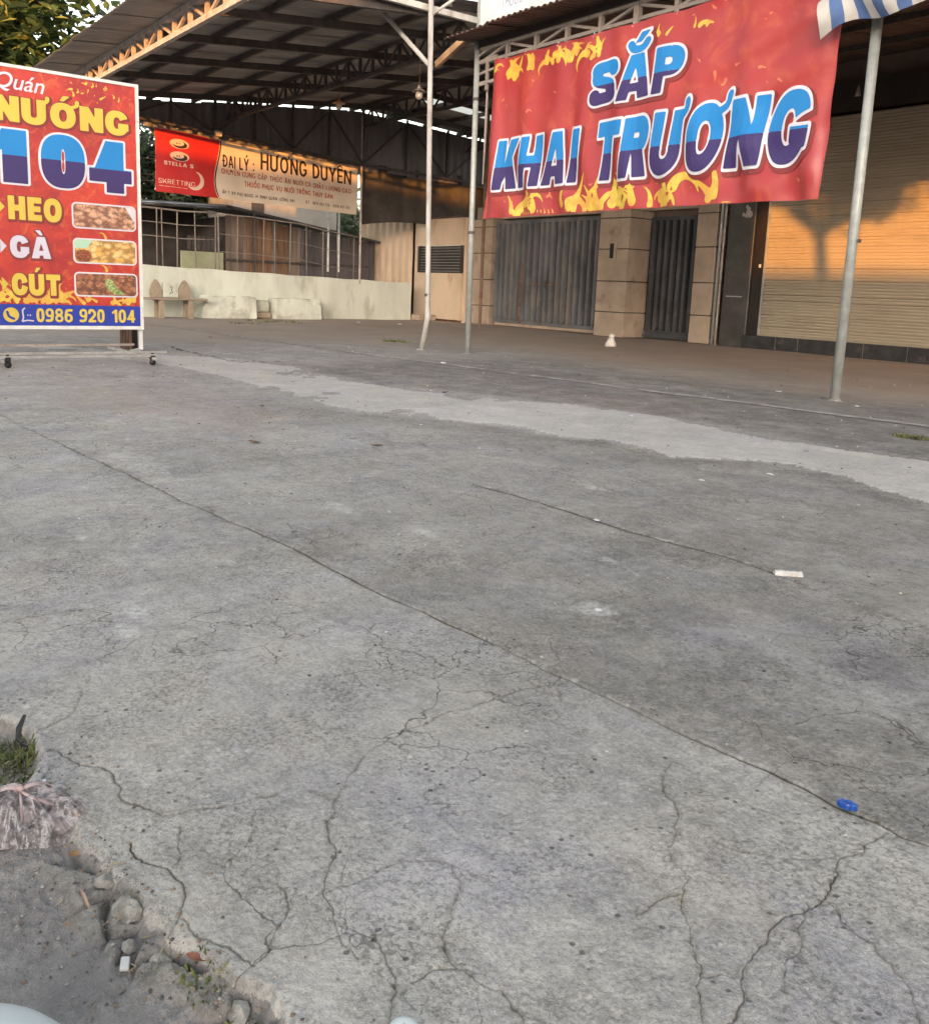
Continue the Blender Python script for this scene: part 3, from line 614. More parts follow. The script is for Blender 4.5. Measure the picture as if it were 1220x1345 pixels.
MB().box((-13.1, 14.6, .03), (-11.6, 14.68, .1)).build('bottom_rail', M['gate_dark'], g2)
MB().box((-18.9, 14.62, 2.63), (-10.1, 14.9, 2.95)).build('lintel', M['stone_block'], hs)
for (x, r, m) in ((-11.07, .03, M['galv']), (-10.99, .022, M['lit_steel'])): MB().tube([(x, 14.42, 0), (x, 14.42, 4.2)], r, 8).build('conduit_pipe', m, hs, True)
MB().bevbox((-10.94, 14.46, 0), (-10.36, 14.6, 4.3), .01).build('door_panel', M['dark_panel'], hs)
MB().box((-10.85, 14.45, .93), (-10.5, 14.47, .95)).build('panel_seam', M['galv'], hs)
MB().box((-10.36, 14.5, .25), (-10.08, 14.6, 4.3)).build('door_jamb', M['brown_strip'], hs)
MB().box((-10.2, 14.47, 1.48), (-10.17, 14.5, 1.54)).build('handle', M['white_steel'], hs)
b = MB(); rr = random.Random(4)
for k in range(9):
    a = rr.uniform(0, 6.28); r = rr.uniform(0, .11); c = (-10.52 + r * math.cos(a), 14.452, 2.48 + r * math.sin(a) * 1.2); n = 6
    s = rr.uniform(.03, .06); b.add([(c[0] + s * math.cos(t), 14.4535 + .001 * k - .01, c[2] + s * 1.5 * math.sin(t) * rr.uniform(.5, 1.2)) for t in [2 * math.pi * q / n for q in range(n)]], [tuple(range(n))])
b.build('torn_poster', mat('torn_paper', (.42, .4, .38), .9, .3, 30), hs)
sh = empty('roller_shutter', (0, 0, 0)); sh.parent = hs
pit = .0525; prof = [(0, 0), (-.010, .012), (-.012, .032), (-.003, .046), (-.003, pit), (.006, pit), (.006, 0)]
me = MB().prism([(-10.08, 14.5 + a, c) for a, c in prof], (8.6, 0, 0)).mesh('slat', M['shutter'])
n = int((4.02 - .26) / pit)
rj = random.Random(12)
for i in range(n):
    o = link('slat', me, sh, (0, rj.uniform(-.002, .002) + .004 * math.sin(i * .5), .26 + i * pit)); o.rotation_euler.y = rj.uniform(-.0004, .0004)
MB().box((-10.1, 14.47, .25), (-10.06, 14.485, 4.03)).build('guide_rail', M['galv'], sh)
MB().box((-10.08, 14.49, .235), (-1.5, 14.53, .262)).build('bottom_bar', M['shutter'], sh)
MB().box((-10.08, 14.36, 4.03), (-1.4, 14.6, 4.5)).build('shutter_box', M['brown_strip'], hs)
x = -10.33; pl = empty('plinth', (0, 0, 0)); pl.parent = hs
for k, w in enumerate((.72, .45, 1.22, .75, .75, .75, .75, .75, .75, .75, .75)):
    MB().bevbox((x, 14.36, 0), (x + w - .008, 14.56, .245), .006).build('tile', M['black_tile'], pl); x += w
MB().box((-10.3, 14.42, .0), (-2, 14.57, .22)).build('plinth_core', M['black'], pl)
b = MB(); b.box((-14.2, 14.75, 2.95), (-10.1, 15.0, 6.5)); b.box((-10.1, 14.62, 4.5), (-1.0, 14.9, 7)); b.box((-14.2, 15.0, 0), (-13.9, 21, 6.5)); b.box((-1.2, 14.5, 0), (-1.0, 21, 7)); b.box((-14.2, 20.8, 0), (-1.0, 21, 7)); b.box((-14.2, 14.75, 6.5), (-1, 21, 6.7)); b.box((-13.9, 14.72, 0), (-1.2, 14.74, 2.62))
b.box((-18.85, 14.8, 0), (-14.2, 14.95, 2.93)); b.build('wall', mat('dim_brown_wall', (.14, .1, .08), .9, .2, 1.5), hs)
for (x, z, c) in ((-8.9, 3.76, (.35, .2, .17)), (-8.45, 4.2, (.4, .3, .28))):
    lp = empty('hanging_ornament', (x, 14.2, z)); tag(lp, 'small reddish ornament hanging in the dark above the shutter, ' + ('nearer the banner' if x < -8.7 else 'further from the banner'), 'ornament', 'small ornaments hanging above the shutter')
    MB().tube([(0, 0, 0), (0, 0, .06), (0, 0, .16)], [.05, .035, .012], 8).build('bell', mat('ornament_red', c, .6), lp, True)
    MB().tube([(0, 0, .15), (0, 0, .5)], .005, 5).build('string', M['black'], lp)

# ------------------------------------------------------------------ cream shed
sd_ = empty('tin_shed', (0, 0, 0)); tag(sd_, 'cream ribbed tin shed with a louvred window beside the stone pillar', 'shed')
x = -24.0; w = .36
me = MB().prism([(0, 0, 0), (.05, -.09, 0), (.2, -.09, 0), (.25, 0, 0), (.36, 0, 0), (.36, .02, 0), (0, .02, 0)], (0, 0, 2.68)).mesh('ribbed_panel', M['shed'])
while x < -21.4: link('ribbed_panel', me, sd_, (x, 14.2, 0)); x += w
MB().box((-21.36, 14.2, 0), (-20.98, 14.24, 2.68)).build('corner_panel', M['shed'], sd_)
MB().box((-21.68, 14.15, .4), (-21.62, 14.19, 2.1)).build('door_gap', M['black'], sd_)
MB().bevbox((-20.98, 14.18, 1.98), (-18.93, 14.24, 2.68), .008).build('upper_panel', M['shed'], sd_)
MB().bevbox((-20.98, 14.14, 0.02), (-18.93, 14.24, 1.27), .012).build('lower_panel', M['shed'], sd_)
MB().box((-18.95, 14.25, 0), (-18.82, 14.29, 2.68)).build('corner_panel', M['shed'], sd_)
MB().box((-20.98, 14.14, 0.0), (-18.93, 14.23, .06)).build('rusty_sill', M['rust'], sd_)
wn = MB(); wn.box((-20.98, 14.2, 1.27), (-20.86, 14.3, 1.98)); wn.box((-19.02, 14.2, 1.27), (-18.93, 14.3, 1.98)); wn.box((-20.86, 14.3, 1.27), (-19.02, 14.32, 1.98))
wf = wn.build('window', M['dark_panel'], sd_)
me = MB().bar((-20.86, 0, 0), (-19.02, 0, 0), .05, .012).mesh('louvre', M['galv']); 
for i in range(9): o = link('louvre', me, wf, (0, 14.25, 1.32 + i * .075)); 
MB().box((-24.05, 14.1, 2.68), (-18.9, 16.4, 2.72)).build('roof', M['roof_brown'], sd_)
MB().box((-24.0, 14.26, 0), (-23.9, 16.3, 2.68)).build('side_wall', M['shed'], sd_)

# ------------------------------------------------------------------ low wall + wire fence
w = MB(); 
pr = []
yy = np.linspace(-6, 13.56, 40)
for k, y in enumerate(yy):
    zt = float(np.interp(y, [-6, 6.4, 13.56], [1.15, 1.13, .965])) + .012 * math.sin(k * 2.3)
    pr += [(-20.3, y, -.05), (-20.3, y, zt - .015), (-20.315, y, zt), (-20.5, y, zt), (-20.5, y, -.05)]
n = len(yy)
w.add(pr, [(5*i+j, 5*(i+1)+j, 5*(i+1)+(j+1) % 5, 5*i+(j+1) % 5) for i in range(n-1) for j in range(5)] + [(0, 1, 2, 3, 4), tuple(5*(n-1)+j for j in (4, 3, 2, 1, 0))])
o = fix_normals(w.build('boundary_wall', M['cream'])); tag(o, 'low cream plastered wall behind the stone bench', 'wall')
w = MB().bevbox((-20.28, 13.56, 0), (-19.9, 14.12, .16), .02)
o = w.build('rubble_step', M['stone_block']); tag(o, 'low rough step at the end of the cream wall by the shed', 'step')
fc = empty('wire_fence', (0, 0, 0)); tag(fc, 'rusty wire fence on top of the low cream wall', 'fence')
def ztopw(y): return float(np.interp(y, [6.4, 8.2, 10.1, 11.9], [2.36, 2.37, 2.3, 2.06]))
for k, y in enumerate((5.2, 5.8, 6.46, 6.83, 6.96, 7.29, 7.72, 8.18, 8.27, 8.71, 9.16, 9.36, 9.67, 10.06, 10.52, 10.96, 11.38, 11.84)):
    r = .017 if k in (5, 7, 8, 13, 15) else .013
    MB().tube([(-20.4, y, 1.0), (-20.4 + .02 * math.sin(k * 7), y + .02 * math.sin(k * 3), ztopw(y) + (.1 if k in (10,) else 0))], r, 6).build('post', M['wire'] if k != 10 else M['dark_steel'], fc, True)
for za, m in ((0, .022), (-.3, .013), (-.6, .013)):
    MB().tube([(-20.4, y, 2.36 + za + .015 * math.sin(y * 4)) for y in np.linspace(5.0, 8.2, 9)], m, 6).build('rail', M['wire'], fc, True)
for za, m in ((0, .018), (-.45, .008), (-.85, .008)):
    MB().tube([(-20.4, y, ztopw(y) + za + .012 * math.sin(y * 5)) for y in np.linspace(8.27, 11.95, 10)], m, 6).build('rail', M['wire'], fc, True)

# ------------------------------------------------------------------ stone bench and slabs by the wall
bn = empty('stone_bench', (0, 0, 0)); tag(bn, 'weathered stone bench with two pointed oval back pieces against the cream wall', 'bench')
MB().bevbox((-20.0, 6.25, .39), (-19.6, 7.68, .435), .01).build('seat', M['bench'], bn)
for yc in (6.66, 7.3):
    ov = []
    for k in range(20):
        t = 2 * math.pi * k / 20; r = .135 * abs(math.sin(t)) ** 1.25 * (1 + .3 * math.cos(t)) * math.copysign(1, math.sin(t))
        ov.append((-20.05, yc + r, .585 - .24 * math.cos(t)))
    fix_normals(MB().prism(ov, (.06, 0, 0)).build('back_oval', M['bench'], bn))
    for dx in (-19.95, -19.66):
        MB().prism([(dx - .05, yc - .05, 0), (dx + .05, yc - .05, 0), (dx + .03, yc - .05, .39), (dx - .03, yc - .05, .39)], (0, .1, 0)).build('leg', M['bench'], bn)
br = MB().bevbox((-20.06, 6.82, .44), (-20.0, 7.16, .76), .01).build('backrest', M['cream_slab'], bn)
MB().tube([(-19.995, 6.97, .68), (-19.995, 7.02, .66), (-19.995, 7.0, .6), (-19.995, 7.03, .55), (-19.995, 6.96, .53)], .009, 5).build('painted_mark', M['dark_steel'], br)
def slabobj(name, label, y0, y1, h, x1, taper, seed):
    r = random.Random(seed); b = MB(); ny, nz = 10, 6; vs = []
    for j in range(nz + 1):
        for i in range(ny + 1):
            f = i / ny; g = j / nz
            y = y0 + (y1 - y0) * f + taper * (1 - g) * (f - 1 if f < .5 else 0) * .5
            vs.append((x1 + .06 * (1 - g) + r.uniform(-.006, .006), y, h * g + (r.uniform(-.015, .01) if j == nz else 0)))
    m = len(vs); vs += [(-20.29, v[1], v[2]) for v in vs]
    idx = lambda j, i: j*(ny+1)+i
    fs = [(idx(j, i), idx(j, i+1), idx(j+1, i+1), idx(j+1, i)) for j in range(nz) for i in range(ny)]
    fs += [tuple(reversed([q + m for q in f])) for f in fs]
    ring = [idx(0, i) for i in range(ny+1)] + [idx(j, ny) for j in range(1, nz+1)] + [idx(nz, i) for i in range(ny-1, -1, -1)] + [idx(j, 0) for j in range(nz-1, 0, -1)]
    fs += [(ring[k], ring[k] + m, ring[(k+1) % len(ring)] + m, ring[(k+1) % len(ring)]) for k in range(len(ring))]
    o = fix_normals(b.add(vs, fs).build(name, M['cream_slab'])); tag(o, label, 'slab', 'cement slabs leaning on the low wall'); return o
slabobj('cement_slab', 'pale chipped cement slab leaning on the low wall, next to the stone bench', 7.75, 8.95, .5, -19.9, .25, 1)
slabobj('cement_slab', 'pale square cornered cement slab at the low wall, away from the stone bench', 9.45, 10.62, .48, -19.86, 0, 2)
MB_ = MB().bevbox((-20.28, 9.0, 0), (-20.05, 9.42, .14), .03); o = MB_.build('broken_block', M['stone_block']); tag(o, 'brown broken block lying between the two pale cement slabs', 'block')
MB_ = MB().bevbox((-20.28, 9.02, .145), (-20.12, 9.4, .42), .03); o = MB_.build('stacked_tile', M['cream_slab']); tag(o, 'small cream tile piece standing between the two pale cement slabs', 'tile')

# ------------------------------------------------------------------ tin house behind the fence
th = empty('tin_house', (0, 0, 0)); tag(th, 'low rusty plank and tin house behind the wire fence', 'house')
r = random.Random(11); y = 9.5; k = 0
while y < 13.9:
    w = r.uniform(.1, .19); zt = float(np.interp(y, [9.4, 13.5], [2.58, 2.12])) + r.uniform(-.02, .02)
    mi = 3 if y > 11.6 else (1 if 10.0 < y < 11.2 and r.random() < .55 else r.choice([0, 0, 2]))
    x = -23 + r.uniform(-.02, .02)
    MB().box((x, y, .2), (x + .025, y + w - .008, zt)).build('plank', M['plank'][mi], th); y += w; k += 1
MB().box((-22.96, 9.45, 1.36), (-22.92, 13.8, 1.42)).build('beam', M['dark_steel'], th)
MB().box((-23.06, 9.44, .2), (-23.03, 13.9, 2.1)).build('backing', M['black'], th)
MB().box((-25.3, 5, 0), (-25.2, 9.5, 2.8)).build('back_wall', M['dark_in'], th)
MB().box((-25.3, 9.5, 0), (-23.1, 9.6, 2.5)).build('side_wall', M['dark_in'], th)
MB().box((-23.1, 8.33, 0), (-23.0, 9.44, 1.56)).build('low_wall', M['green_wall'], th)
for k in range(7): MB().box((-23.06, 8.5 + k * .13, 1.6), (-23.03, 8.58 + k * .13, 1.95)).build('picket', M['dark_steel'], th)
b = MB(); b.add([(-22.6, 5, 2.58), (-22.6, 9.5, 2.72), (-26, 9.5, 3.0), (-26, 5, 2.9), (-22.6, 5, 2.52), (-22.6, 9.5, 2.64), (-26, 9.5, 2.92), (-26, 5, 2.82)], [(0,1,2,3),(7,6,5,4),(0,4,5,1),(1,5,6,2),(2,6,7,3),(3,7,4,0)]); b.build('roof', M['dark_steel'], th)
b = MB(); b.add([(-22.6, 9.4, 2.76), (-22.6, 14.0, 2.12), (-26, 14.0, 2.5), (-26, 9.4, 3.0), (-22.6, 9.4, 2.69), (-22.6, 14.0, 2.06), (-26, 14.0, 2.43), (-26, 9.4, 2.92)], [(0,1,2,3),(7,6,5,4),(0,4,5,1),(1,5,6,2),(2,6,7,3),(3,7,4,0)]); b.build('roof', M['dark_steel'], th)
b = MB(); rr = random.Random(2); n = 14
vs = [(-22.55 - .35 * (j / 2), 7.0 + 2.3 * i / n, 2.60 + .05 * (i / n) + .06 * j * .5 + .03 * rr.random()) for j in range(3) for i in range(n + 1)]
b.add(vs, [(j*(n+1)+i, j*(n+1)+i+1, (j+1)*(n+1)+i+1, (j+1)*(n+1)+i) for j in range(2) for i in range(n)]); b.build('tarpaulin', M['sheet_blue'], th, True)
fw_ = empty('white_house', (0, 0, 0)); tag(fw_, 'plain pale house wall rising behind the rusty plank house', 'house')
MB().box((-29, 11.4, 0), (-27, 15.0, 3.55)).build('wall', M['far_wall'], fw_)
MB().box((-26.985, 12.0, 2.75), (-26.96, 12.4, 3.3)).build('window', M['dark_in'], fw_)
MB().box((-29.2, 11.2, 3.56), (-26.8, 15.2, 3.66)).build('roof', M['roof_brown'], fw_)
for k, y in enumerate((12.25, 12.58)):
    o = MB().tube([(-22.5, y, 1.2), (-22.5, y, 2.95)], .03, 8).build('white_pipe', M['white_steel']); tag(o, 'upright white pipe above the plank house roof, ' + ('nearer the rusty sheets' if k == 0 else 'nearer the cream shed'), 'pipe', 'white pipes beside the plank house')
for k, (z0, z1) in enumerate(((4.4, 4.3), (4.0, 3.85), (3.75, 3.7))):
    o = MB().tube([(-27, y, z0 + (z1 - z0) * f - .15 * math.sin(math.pi * f)) for f, y in [(q / 10, 4 + 7 * q / 10) for q in range(11)]], .012, 5).build('overhead_cable', M['black']); tag(o, ('uppermost', 'middle', 'lowest')[k] + ' dark cable crossing behind the far banner', 'cable', 'cables behind the far banner')

# ------------------------------------------------------------------ hanging lamps
def lamp(c, label, m):
    e = empty('hanging_lamp', c); tag(e, label, 'lamp')
    MB().tube([(0, 0, .12), (0, 0, .6)], .005, 5).build('cord', M['rust'], e)
    MB().tube([(0, 0, .06), (0, 0, .13)], [.035, .02], 8).build('socket', m, e, True)
    MB().tube([(0, 0, .03), (0, 0, .075), (0, 0, .08)], [.13, .05, .03], 10, cap=False).build('shade', m, e, True)
    MB().tube([(0, 0, -.09), (0, 0, -.06), (0, 0, -.01), (0, 0, .05)], [.02, .055, .06, .03], 10).build('bulb', mat('bulb_glass', (.6, .5, .4), .25), e, True)
lamp((-15.9, 8.85, 4.24), 'small lamp catching orange sun under the middle of the canopy', mat('sun_orange_shade', (.5, .28, .14), .5))  # orange of the low sun put into this lamp's colour
lamp((-12.55, 8.43, 3.92), 'small pale lamp on a red cord beside the bent white pole', mat('pale_shade', (.4, .33, .28), .5))

# ------------------------------------------------------------------ trees
def leaf_mesh(L, W, m):
    return MB().add([(0, 0, 0), (L*.3, W*.42, .05*L), (L*.72, W*.5, .02*L), (L, 0, -.12*L), (L*.72, -W*.5, .02*L), (L*.3, -W*.42, .05*L), (L*.5, 0, -.02*L)],
        [(0, 6, 1), (1, 6, 2), (2, 6, 3), (3, 6, 4), (4, 6, 5), (5, 6, 0)]).mesh('leaf', m)
def tree(name, label, base, th_, crown_c, crown_r, nleaf, L, W, seed, mats, parts=0, vis=None, group=None, nclump=40, trunk_r=.16, lean=(0, 0)):
    r = random.Random(seed); e = empty(name, base); tag(e, label, 'tree', group)
    cc = Vector(crown_c) - Vector(base); t = MB()
    top = Vector((lean[0], lean[1], th_)); t.tube([(0, 0, -.1), top * .5 + Vector((.16 if nclump == 34 else .06, -.04, 0)), top], [trunk_r, trunk_r * .8, trunk_r * .6], 8)
    tk = t.build('trunk', M['bark'], e, True)
    clumps = []
    for k in range(nclump):
        d = Vector((r.gauss(0, 1), r.gauss(0, 1), r.gauss(0, 1))).normalized() * r.random() ** .38
        clumps.append(cc + Vector((d.x * crown_r[0], d.y * crown_r[1], d.z * crown_r[2])))
    lb = MB()
    for c in clumps[:nclump // 2]:
        mid = (top + c) / 2 + Vector((r.uniform(-.2, .2), r.uniform(-.2, .2), -.15)); lb.tube([top * .92, mid, c], [trunk_r * .35, trunk_r * .2, .012], 5)
    lb.build('limb', M['bark'], tk, True)
    sp = min(crown_r) * (.34 if nclump != 34 else .27); bufs = [MB() for _ in mats]; got = 0; protos = [leaf_mesh(L, W, m) for m in mats]
    for k in range(nleaf):
        c = r.choice(clumps); p = c + Vector((r.gauss(0, sp), r.gauss(0, sp), r.gauss(0, sp * .8)))
        s = r.uniform(.65, 1.2); mi = r.choices(range(len(mats)), [8, 5, 1.3, .2][:len(mats)])[0]
        rot = Matrix.Rotation(r.uniform(0, 6.28), 4, 'Z') @ Matrix.Rotation(r.uniform(-.5, .9), 4, 'Y') @ Matrix.Rotation(r.uniform(-.7, .7), 4, 'X')
        mw = Matrix.Translation(p) @ rot @ Matrix.Scale(s, 4)
        if parts and got < parts and vis(p + Vector(base)):
            o = link('leaf', protos[mi], e); o.matrix_basis = mw; got += 1
        else:
            q = [mw @ Vector(v) for v in ((0, 0, 0), (L*.45, W*.5, .04*L), (L, 0, -.1*L), (L*.45, -W*.5, .04*L))]
            bufs[mi].add(q, [(0, 1, 2), (0, 2, 3)])
    al = MB()
    for i, bf in enumerate(bufs): al.add(bf.v, bf.f, i)
    o = al.build('crown', mats, e); o['kind'] = 'stuff'
    return e
fwd = fw
def vis_tl(p):
    d = p - Vector((0, 0, .9)); z = d.dot(fw); u = d.dot(rt) / z * 1179.6 + 610; v = d.dot(dn) / z * 1179.6 + 590
    return -20 < u < 112 and -20 < v < 92 and z < 25.5
tree('almond_tree', 'broad leaved tree with yellowing leaves behind the canopy eave, above the menu board', (-25.5, 1.2, 0), 4.6, (-25.5, 3.3, 6.9), (3.0, 2.9, 3.0), 20000, .38, .2, 21, [M['leaf'][0], M['leaf'][1], M['leaf'][2], M['leaf'][3]], 260, vis_tl, nclump=90)
tree('green_tree', 'dark green tree seen between the menu board and the far red banner', (-31, 9.2, 0), 1.6, (-31, 9.0, 3.3), (1.8, 4.2, 2.8), 12000, .34, .17, 22, M['leaf_far'], nclump=40)
tree('green_tree', 'low green tree showing under the right end of the far banner', (-33, 18.5, 0), 1.4, (-33, 18.3, 2.9), (1.8, 3.2, 1.8), 7000, .34, .17, 23, M['leaf_far'], nclump=34)
tree('green_tree', 'dark green tree standing directly behind the plank house', (-31, 13.8, 0), 1.5, (-31, 13.6, 2.6), (1.6, 3.4, 1.8), 8000, .34, .17, 24, M['leaf_far'], nclump=36)

# ------------------------------------------------------------------ unseen houses across the street, shaped to block the low sun, and shading tree
def street_house(name, label, x0, x1, y0, h, m, depth=8):
    e = empty(name, (0, 0, 0)); tag(e, label, 'house', 'unseen houses across the street blocking low sun')
    MB().box((x0, y0 - depth, 0), (x1, y0, h - .3)).build('wall', m, e)
    MB().box((x0 - .02, y0 - depth - .2, h - .3), (x1 + .02, y0 + .12, h)).build('roof', M['roof_brown'], e)
    n = max(2, int((x1 - x0) / 3)); st = (x1 - x0) / n
    for fl in range(max(1, int(h / 3.2))):
        for i in range(n):
            xc = x0 + (i + .5) * st; z = 1.0 + fl * 3.1
            wf = MB().box((xc - .65, y0, z), (xc + .65, y0 + .06, z + 1.35)).build('window', M['white_steel'], e)
            MB().box((xc - .58, y0 + .06, z + .07), (xc + .58, y0 + .065, z + 1.28)).build('pane', M['dark_panel'], wf)
    return e
HS = [mat('street_wall_' + n, c, .85, .1, 1) for n, c in (('ochre', (.5, .42, .3)), ('white', (.6, .59, .55)), ('blue', (.38, .42, .44)))]
street_house('street_house', 'unseen ochre two storey house across the street, shaped to block low sun', -4, 11.6, -20, 5.85, HS[0])
street_house('street_house', 'unseen white three storey house across the street, shaped to block low sun', 11.7, 17.2, -20, 6.15, HS[1])
street_house('street_house', 'unseen tall blue grey house across the street, shaped to block low sun', 17.3, 24.2, -20, 8.6, HS[2], 2.0)
street_house('street_house', 'unseen lower white house across the street, shaped to block low sun', 24.3, 40, -20, 4.3, HS[1])
tree('street_tree', 'slim tree beside the viewer whose crown shades the shutter', (3.75, 2.0, 0), 3.35, (3.6, 2.0, 4.2), (2.9, .8, .72), 7000, .2, .1, 31, [M['leaf'][0], M['leaf'][1]], nclump=34, trunk_r=.12, lean=(-.35, 0))
# ------------------------------------------------------------------ lettering: letter shapes as distance fields, cut to meshes
def d_box(x, y, x0, y0, x1, y1):
    dx = np.abs(x - (x0 + x1) / 2) - (x1 - x0) / 2; dy = np.abs(y - (y0 + y1) / 2) - (y1 - y0) / 2
    return np.hypot(np.maximum(dx, 0), np.maximum(dy, 0)) + np.minimum(np.maximum(dx, dy), 0)
def d_poly(x, y, P):
    d = np.full(x.shape, 1e9); ins = np.zeros(x.shape, bool); n = len(P)
    for i in range(n):
        ax, ay = P[i]; bx, by = P[(i + 1) % n]; ex, ey = bx - ax, by - ay
        t = np.clip(((x - ax) * ex + (y - ay) * ey) / (ex*ex + ey*ey + 1e-12), 0, 1)
        d = np.minimum(d, np.hypot(x - ax - t*ex, y - ay - t*ey))
        cnd = ((ay > y) != (by > y)); xi = ax + (y - ay) * ex / (ey if abs(ey) > 1e-12 else 1e-12)
        ins ^= cnd & (x < xi)
    return np.where(ins, -d, d)
def d_ell(x, y, cx, cy, rx, ry, n=2.3):
    X = np.abs(x - cx); Y = np.abs(y - cy); k = ((X / rx) ** n + (Y / ry) ** n) ** (1 / n); r = np.hypot(X, Y)
    return np.where(k > 1e-6, r - r / np.maximum(k, 1e-6), -min(rx, ry))
def d_ring(x, y, cx, cy, rx, ry, s, n=2.3): return np.maximum(d_ell(x, y, cx, cy, rx, ry, n), -d_ell(x, y, cx, cy, max(rx - s, .02), max(ry - s * .92, .02), n))
def d_stroke(x, y, P, w0, w1=None):
    w1 = w0 if w1 is None else w1; n = len(P) - 1; d = np.full(x.shape, 1e9)
    for i in range(n):
        ax, ay = P[i]; bx, by = P[i + 1]; ex, ey = bx - ax, by - ay
        t = np.clip(((x - ax) * ex + (y - ay) * ey) / (ex*ex + ey*ey + 1e-12), 0, 1)
        w = w0 + (w1 - w0) * (i + t) / n
        d = np.minimum(d, np.hypot(x - ax - t*ex, y - ay - t*ey) - w / 2)
    return d
def spline(P, k=6):
    P = [np.array(p, float) for p in P]; out = []
    for i in range(len(P) - 1):
        p0 = P[max(i-1, 0)]; p1 = P[i]; p2 = P[i+1]; p3 = P[min(i+2, len(P)-1)]
        for j in range(k):
            t = j / k; out.append(tuple(.5 * ((2*p1) + (-p0+p2)*t + (2*p0-5*p1+4*p2-p3)*t*t + (-p0+3*p1-3*p2+p3)*t**3)))
    return out + [tuple(P[-1])]
U = lambda *a: np.minimum.reduce(a)
def d_bowl(x, y, x1, y0, y1, s):
    ry = (y1 - y0) / 2; cy = (y0 + y1) / 2; rx = min(ry * 1.0, x1 - s * .5); cx = x1 - rx
    rgt = np.maximum(d_ring(x, y, cx, cy, rx, ry, s, 2.2), cx - x)
    return U(rgt, d_box(x, y, s * .4, y1 - s * .9, cx + .001, y1), d_box(x, y, s * .4, y0, cx + .001, y0 + s * .9))
def glyph(ch, s):
    """(width, distance function) of one upright capital, cap height 1, stem s"""
    W = {'I': s, 'H': .5 + s, 'E': .36 + s, 'T': .46 + s, 'L': .34 + s, 'N': .52 + s, 'M': .7 + s, 'K': .5 + s, 'A': .58 + s, 'V': .56 + s, 'Y': .54 + s, 'X': .52 + s, 'O': .56 + s, 'C': .48 + s, 'G': .54 + s, 'U': .5 + s, 'S': .42 + s, 'P': .42 + s, 'R': .46 + s, 'D': .5 + s, 'B': .44 + s, 'Q': .58 + s, 'F': .34 + s, 'Z': .42 + s,
         '1': .2 + s, '0': .36 + s, '2': .38 + s, '3': .36 + s, '4': .42 + s, '5': .38 + s, '6': .38 + s, '7': .36 + s, '8': .38 + s, '9': .38 + s, ':': s, '.': s, ',': s, '-': .3, ' ': .34, '(': s, ')': s}
    w = W.get(ch, .4); h = s * .55
    def f(x, y):
        b = lambda *a: d_box(x, y, *a)
        if ch == 'I': return b(0, 0, s, 1)
        if ch == 'H': return U(b(0, 0, s, 1), b(w - s, 0, w, 1), b(s*.5, .5 - s*.42, w - s*.5, .5 + s*.42))
        if ch == 'E': return U(b(0, 0, s, 1), b(0, 0, w, s*.85), b(0, 1 - s*.85, w, 1), b(0, .5 - s*.4, w*.92, .5 + s*.4))
        if ch == 'F': return U(b(0, 0, s, 1), b(0, 1 - s*.85, w, 1), b(0, .5 - s*.4, w*.9, .5 + s*.4))
        if ch == 'T': return U(b(w/2 - s/2, 0, w/2 + s/2, 1), b(0, 1 - s*.88, w, 1))
        if ch == 'L': return U(b(0, 0, s, 1), b(0, 0, w, s*.85))
        if ch == 'N': return U(b(0, 0, s, 1), b(w - s, 0, w, 1), d_poly(x, y, [(0, 1), (s*1.05, 1), (w, 0), (w - s*1.05, 0)]))
        if ch == 'M': return U(b(0, 0, s, 1), b(w - s, 0, w, 1), d_poly(x, y, [(0, 1), (s*1.1, 1), (w/2, .45), (w - s*1.1, 1), (w, 1), (w/2 + s*.4, .1), (w/2 - s*.4, .1)]))
        if ch == 'K': return U(b(0, 0, s, 1), d_poly(x, y, [(s*.8, .34), (w - s*1.2, 1), (w, 1), (s*.9, .34 - .25)]), d_poly(x, y, [(w*.36, .52), (w*.36 + s*1.0, .66), (w + .02, 0), (w - s*1.15, 0)]))
        if ch == 'A':
            a = d_poly(x, y, [(0, 0), (w/2 - s*.6, 1), (w/2 + s*.6, 1), (w, 0)])
            hole = d_poly(x, y, [(w/2 - .115 + s*.04, .36), (w/2, .36 + .42 - s*.25), (w/2 + .115 - s*.04, .36)]); notch = d_poly(x, y, [(s*1.06, -.1), (s*1.06 + .05, .36 - s*.72), (w - s*1.06 - .05, .36 - s*.72), (w - s*1.06, -.1)])
            return np.maximum(np.maximum(a, -hole), -notch)
        if ch == 'V': return d_poly(x, y, [(0, 1), (s*1.1, 1), (w/2, s*1.2), (w - s*1.1, 1), (w, 1), (w/2 + s*.6, 0), (w/2 - s*.6, 0)])
        if ch == 'Y': return U(b(w/2 - s/2, 0, w/2 + s/2, .45), d_poly(x, y, [(0, 1), (s*1.15, 1), (w/2, .62), (w - s*1.15, 1), (w, 1), (w/2 + s/2, .4), (w/2 - s/2, .4)]))
        if ch == 'X': return U(d_poly(x, y, [(0, 0), (w - s*1.2, 1), (w, 1), (s*1.2, 0)]), d_poly(x, y, [(0, 1), (s*1.2, 1), (w, 0), (w - s*1.2, 0)]))
        if ch == 'Z': return U(b(0, 0, w, s*.85), b(0, 1 - s*.85, w, 1), d_poly(x, y, [(0, s*.5), (w - s*1.2, 1 - s*.5), (w, 1 - s*.5), (s*1.2, s*.5)]))
        if ch in 'OQ':
            a = d_ring(x, y, w/2, .5, w/2, .515, s)
            return a if ch == 'O' else U(a, d_poly(x, y, [(w*.5, .3), (w*.72, .34), (w + .02, -.05), (w - s, -.05)]))
        if ch == 'C': return np.maximum(d_ring(x, y, w/2 + .02, .5, w/2 + .02, .515, s), -d_poly(x, y, [(w*.55, .5), (w*1.5, .72), (w*1.5, .28)]))
